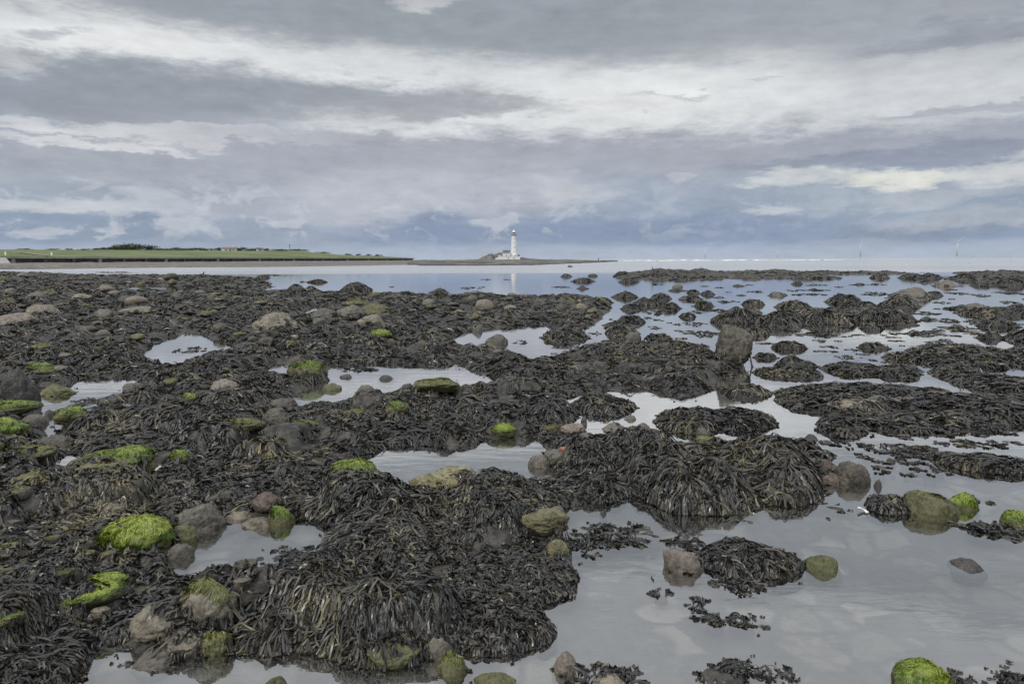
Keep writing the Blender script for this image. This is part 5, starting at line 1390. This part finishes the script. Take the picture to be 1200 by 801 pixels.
M['plumage'] = plain('dark_plumage', (.03, .03, .032), .6, 20); M['plumage2'] = plain('grey_brown_plumage', (.12, .1, .085), .6, 20)
M['bill'] = plain('orange_bill', (.5, .16, .03), .4, 20, .1)
def bird(px, py, d_, s, mat, rz, label, upright):
    x, y, z = AT(px, py, d_); z = float(samp(HTS, np.array([x]), np.array([y]))[0]); z = max(z, 0.02)
    u = upright
    pts = [(0, 0, .17), (.05, 0, .21 + .04 * u), (.085, 0, .27 + .08 * u), (.1, 0, .31 + .1 * u), (.13, 0, .315 + .1 * u), (-.07, 0, .14 - .02 * u), (-.15, 0, .11 - .05 * u), (0, .025, .1), (0, .028, .01), (.025, .03, .002), (0, -.025, .1), (0, -.028, .01), (.025, -.03, .002)]
    ed = [(0, 1), (1, 2), (2, 3), (3, 4), (0, 5), (5, 6), (0, 7), (7, 8), (8, 9), (0, 10), (10, 11), (11, 12)]
    o = skin('bird', pts, ed, [.062, .05, .03, .03, .018, .05, .018, .018, .008, .006, .018, .008, .006], mat, (x, y, z), rz, 2, s)
    tag(o, label, 'bird')
    b = MB(); zz = .315 + .1 * u; b.add([(.135 * s, -.01 * s, zz * s), (.135 * s, .01 * s, zz * s), (.135 * s, 0, (zz + .014) * s), (.2 * s, 0, (zz - .006) * s)], [(0, 1, 2), (0, 3, 1), (1, 3, 2), (2, 3, 0)])
    b.build('bill', M['bill'], o)
hb = next(i for i in ITEM if i['label'].startswith('far bar hump')); hb2 = next(i for i in ITEM if i['label'].startswith('first dark rock'))
bird(765.5, 316, hb['d'], 1.05, M['plumage'], 2.6, 'dark bird standing upright on the far bar hump', 1.0)
bird(873, 317, hb['d'] * 1.02, .85, M['plumage2'], .4, 'small brown bird on the far bar, farther out than the dark one', 0)
bird(238.5, 322, 78, 1.1, M['plumage'], 1.2, 'dark bird at the lagoon edge of the left wrack field', .6)

M['coat'] = plain('dark_clothing', (.03, .033, .042), .8, 8)
x, y, z = AT(701.3, 305.5, 395)
pts = [(0, 0, .92), (0, 0, 1.15), (0, 0, 1.38), (0, 0, 1.5), (0, .01, 1.62), (0, .01, 1.72), (.1, 0, .86), (.12, .02, .48), (.12, 0, .08), (.13, -.12, .03), (-.1, 0, .86), (-.14, -.04, .48), (-.15, .03, .08), (-.16, -.1, .03),
       (.19, 0, 1.4), (.25, .02, 1.12), (.22, -.12, .9), (-.19, 0, 1.4), (-.25, .02, 1.12), (-.23, -.1, .9)]
ed = [(0, 1), (1, 2), (2, 3), (3, 4), (4, 5), (0, 6), (6, 7), (7, 8), (8, 9), (0, 10), (10, 11), (11, 12), (12, 13), (2, 14), (14, 15), (15, 16), (2, 17), (17, 18), (18, 19)]
o = skin('person', pts, ed, [.16, .15, .17, .065, .1, .08, .1, .075, .055, .04, .1, .075, .055, .04, .075, .06, .04, .075, .06, .04], M['coat'], (x, y, .42), .4)
tag(o, 'person in dark clothes standing at the tip of the long reef', 'person')
b = MB()
for k in range(3):
    pass
M['reefrock'] = plain('reef_rock', (.05, .047, .042), .8, 1.5, .5)
xx, yy, zz = AT(703.5, 306.5, 398)
sh = stone_shape(dict(seed=77, o={}, W=6.5, D=4, h=.95, az=0)); o = mesh_np('boulder', sh(ICO3), TRI3, M['grey'], {'moss': np.zeros(len(ICO3))}, loc=(xx, yy, .05)); tag(o, 'low dark rock at the tip of the long reef beside the walker', 'rock')
x, y = G(1011, 600); sh = MB(); v = [(0, 0, .012)]; f = []
for k in range(14):
    a = math.pi * (k / 13 - .5) * 1.5; v.append((.032 * math.cos(a), .034 * math.sin(a), .004 + .005 * (k % 2)))
f = [(0, k, k + 1) for k in range(1, 14)]; nv_ = len(v); v += [(p[0], p[1], p[2] - .006) for p in v]; f += [(nv_, nv_ + k + 1, nv_ + k) for k in range(1, 14)]; f += [(k, nv_ + k, nv_ + k + 1, k + 1) for k in range(0, 14)] + [(14, nv_ + 14, nv_, 0)]
sh.add(v, f); o = sh.build('shell', M['whitepaint']); o.location = (x, y, .012); o.rotation_euler = (.35, .2, 1.0); tag(o, 'small white broken shell on the weed near the green boulder', 'shell')

# ---------------------------------------------------------------- sky, sun
SUN_EL, SUN_AZ = R(42), R(-138)          # the veiled sun stands behind the viewer's left shoulder
world = bpy.data.worlds.new('World'); S.world = world; world.use_nodes = True
t = NT(world.node_tree); t.n.clear()
outw = t.new('ShaderNodeOutputWorld'); bg = t.new('ShaderNodeBackground'); STR = .1
sky = t.new('ShaderNodeTexSky', sky_type='NISHITA'); sky.sun_disc = False; sky.sun_elevation = SUN_EL; sky.sun_rotation = SUN_AZ
dv = t.new('ShaderNodeTexCoord').outputs['Generated']
nz = t.new('ShaderNodeVectorMath', operation='NORMALIZE'); t.put(nz.inputs[0], dv); dv = nz.outputs[0]
sep = t.new('ShaderNodeSeparateXYZ'); t.put(sep.inputs[0], dv)
DEG = 57.29578
az = t.math('MULTIPLY', t.math('ARCTAN2', sep.outputs[0], sep.outputs[1]), DEG)
el = t.math('MULTIPLY', t.math('ARCSINE', sep.outputs[2]), DEG)
low = t.math('DIVIDE', el, 12.0, clamp=True)
wa = t.noise(t.scale(dv, (5, 5, 22)), 1, 6, .6); wb = t.noise(t.scale(dv, (6, 6, 26)), 1.3, 7, .62)
fine = t.noise(t.scale(dv, (14, 14, 50)), 1, 10, .68)
azw = t.math('ADD', az, t.math('MULTIPLY', t.math('SUBTRACT', wa, .5), 16.0))
ew = t.math('ADD', t.math('MULTIPLY', t.math('SUBTRACT', wb, .5), 3.4), t.math('MULTIPLY', t.math('SUBTRACT', fine, .5), 3.0))
elw = t.math('ADD', el, t.math('MULTIPLY', ew, t.mapr(el, 0, 7, .35, 1.0, False)))
K = 1.0 / STR
def cl(c): return tuple(v * K for v in lin(c))
col = t.ramp(t.math('DIVIDE', elw, 90.0, clamp=True), [(0, lin((176, 186, 202))), (.009, lin((168, 179, 199))), (.016, lin((143, 157, 181))), (.035, lin((150, 162, 182))), (.06, lin((160, 168, 184))),
     (.10, lin((173, 178, 187))), (.2, lin((168, 171, 177))), (.26, lin((192, 194, 198))), (.42, lin((198, 199, 202))), (.65, lin((176, 176, 180))), (1.0, lin((184, 184, 188)))])
sc = t.new('ShaderNodeVectorMath', operation='SCALE'); t.put(sc.inputs[0], col); sc.inputs['Scale'].default_value = K
col = sc.outputs[0]
# a little of the clear sky glows through the thinner parts of the overcast
col = t.mix(t.mapr(t.noise(t.scale(dv, (3, 3, 9)), 1, 4), .35, .7, .03, .12), col, sky.outputs[0])
BLOBS = [  # cloud masses: where (as seen from here), half sizes, colour, density, edge softness
    (-100, 190, 900, 26, (172, 176, 184), .6, .2), (350, 190, 620, 24, (173, 176, 186), .75, .2), (1000, 168, 420, 22, (164, 169, 180), .9, .3),
    (790, 112, 330, 46, (234, 234, 234), 1, -.1), (1060, 120, 260, 34, (210, 212, 216), .85, .2), (330, 78, 320, 30, (224, 225, 227), .9, .25), (170, 55, 190, 34, (230, 230, 231), 1, .3),
    (-150, 60, 160, 40, (205, 206, 209), .8, .2), (560, 140, 300, 22, (226, 226, 227), .9, .2), (230, 161, 240, 9, (224, 224, 226), .95, .3), (110, 172, 130, 7, (220, 220, 222), .9, .3), (620, 168, 220, 10, (196, 197, 204), .7, .2),
    (80, 112, 290, 30, (151, 156, 166), .95, .3), (350, 116, 260, 24, (151, 157, 166), .95, .3), (540, 130, 130, 12, (166, 167, 174), .9, .4),
    (420, 14, 360, 42, (152, 158, 165), 1, .2), (700, 34, 420, 44, (153, 159, 166), 1, .2), (1060, 34, 300, 52, (163, 168, 175), .9, .1), (1130, 56, 150, 14, (151, 156, 166), .85, .2), (420, -40, 1300, 36, (156, 161, 168), 1, .25),
    (85, 47, 32, 12, (182, 183, 189), .9, .3), (20, 70, 60, 14, (188, 189, 194), .8, .3), (470, 8, 70, 9, (196, 197, 201), .8, .3), (780, 122, 26, 3.5, (192, 193, 198), .8, .3), (870, 105, 22, 3, (198, 199, 204), .8, .3),
    (1110, 133, 140, 6, (170, 174, 183), .8, .3), (1030, 186, 190, 9, (146, 153, 170), .85, .3), (760, 178, 190, 14, (168, 170, 181), .8, .3), (420, 170, 260, 9, (164, 166, 176), .7, .3),
    (1030, 212, 80, 12, (226, 225, 218), 1, .4), (1170, 205, 80, 18, (212, 212, 212), .9, .3), (925, 208, 30, 13, (208, 209, 211), .85, .4), (1070, 238, 110, 12, (184, 188, 197), .7, .3), (900, 246, 36, 7, (196, 200, 207), .85, .5), (893, 267, 24, 4, (188, 194, 204), .7, .5),
    (90, 241, 66, 13, (200, 204, 210), 1, .6), (185, 238, 40, 18, (194, 198, 206), .95, .6), (250, 250, 70, 20, (177, 181, 192), .8, .4), (400, 238, 90, 30, (190, 193, 202), .9, .5), (330, 262, 80, 20, (172, 178, 191), .7, .4), (490, 228, 90, 24, (187, 190, 199), .9, .5), (640, 226, 70, 17, (194, 196, 204), .9, .6), (600, 240, 60, 22, (176, 179, 191), .7, .4), (560, 196, 120, 12, (178, 179, 188), .7, .4),
    (47, 270, 20, 5, (190, 195, 204), .8, .6), (100, 273, 10, 8, (190, 195, 203), .8, .6), (800, 207, 16, 6, (192, 193, 200), .7, .5),
    (660, 272, 300, 15, (140, 153, 178), .8, .3), (880, 268, 140, 18, (143, 156, 180), .7, .3), (1060, 272, 84, 9, (140, 152, 172), .85, .4), (1140, 262, 110, 10, (184, 188, 196), .6, .4), (180, 262, 160, 10, (148, 161, 183), .6, .4),
]
for (u, v, ru, rv_, c, dens, soft) in BLOBS:
    a0 = math.degrees(math.atan((u - 600) / F)); e0 = math.degrees(math.atan((HOR - v) / F * math.cos(R(a0))))
    ra = math.degrees(ru / F) * math.cos(R(min(abs(a0), 40))) ** 2; re = math.degrees(rv_ / F) * math.cos(R(a0))
    qa = t.math('DIVIDE', t.math('SUBTRACT', azw, a0), ra); qe = t.math('DIVIDE', t.math('SUBTRACT', elw, e0), re)
    q = t.math('ADD', t.math('MULTIPLY', qa, qa), t.math('MULTIPLY', qe, qe))
    mk = t.mapr(q, 1.9, soft - .35, 0.0, dens)
    col = t.mix(mk, col, cl(c))
# small heaped clouds low down
puff = t.noise(t.scale(dv, (20, 20, 34)), 1, 9, .6, .4)
pm = t.math('MULTIPLY', t.mapr(puff, .5, .62), t.math('MULTIPLY', t.mapr(el, .9, 2.2), t.mapr(el, 6.5, 4.2)))
pm = t.math('MULTIPLY', pm, t.mapr(az, 16, -6, .25, .75))
col = t.mix(pm, col, cl((196, 200, 208)))
# texture within the cloud
tex = t.math('ADD', t.math('MULTIPLY', fine, .6), t.math('MULTIPLY', t.noise(t.scale(dv, (30, 30, 90)), 1, 6, .6), .4))
col = t.mix(1.0, col, t.mapr(tex, .3, .7, .86, 1.14, False), 'MULTIPLY')
# the overcast is thinner and brighter overhead and behind the viewer, where the veiled sun stands
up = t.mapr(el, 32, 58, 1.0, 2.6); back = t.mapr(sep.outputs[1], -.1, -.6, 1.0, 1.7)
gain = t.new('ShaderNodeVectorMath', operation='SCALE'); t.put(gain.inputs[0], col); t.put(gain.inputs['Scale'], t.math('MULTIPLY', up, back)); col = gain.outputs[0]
col = t.mix(1.0, col, (.972, .994, 1.0), 'MULTIPLY')
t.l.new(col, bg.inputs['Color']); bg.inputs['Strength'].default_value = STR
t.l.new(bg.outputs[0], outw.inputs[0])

sun = bpy.data.lights.new('sun', 'SUN'); sun.energy = 1.2; sun.angle = R(14); sun.color = (1, .96, .9)
so = bpy.data.objects.new('sun', sun); COL.objects.link(so)
sd = np.array([math.sin(SUN_AZ) * math.cos(SUN_EL), math.cos(SUN_AZ) * math.cos(SUN_EL), math.sin(SUN_EL)])
from mathutils import Vector
so.rotation_euler = Vector(sd).to_track_quat('Z', 'Y').to_euler(); so.location = (-20, -20, 30)
S.view_settings.view_transform = 'Standard'; S.view_settings.look = 'None'; S.view_settings.exposure = 0; S.view_settings.gamma = 1
S.cycles.max_bounces = 6; S.cycles.transparent_max_bounces = 12; S.cycles.caustics_reflective = False; S.cycles.caustics_refractive = False
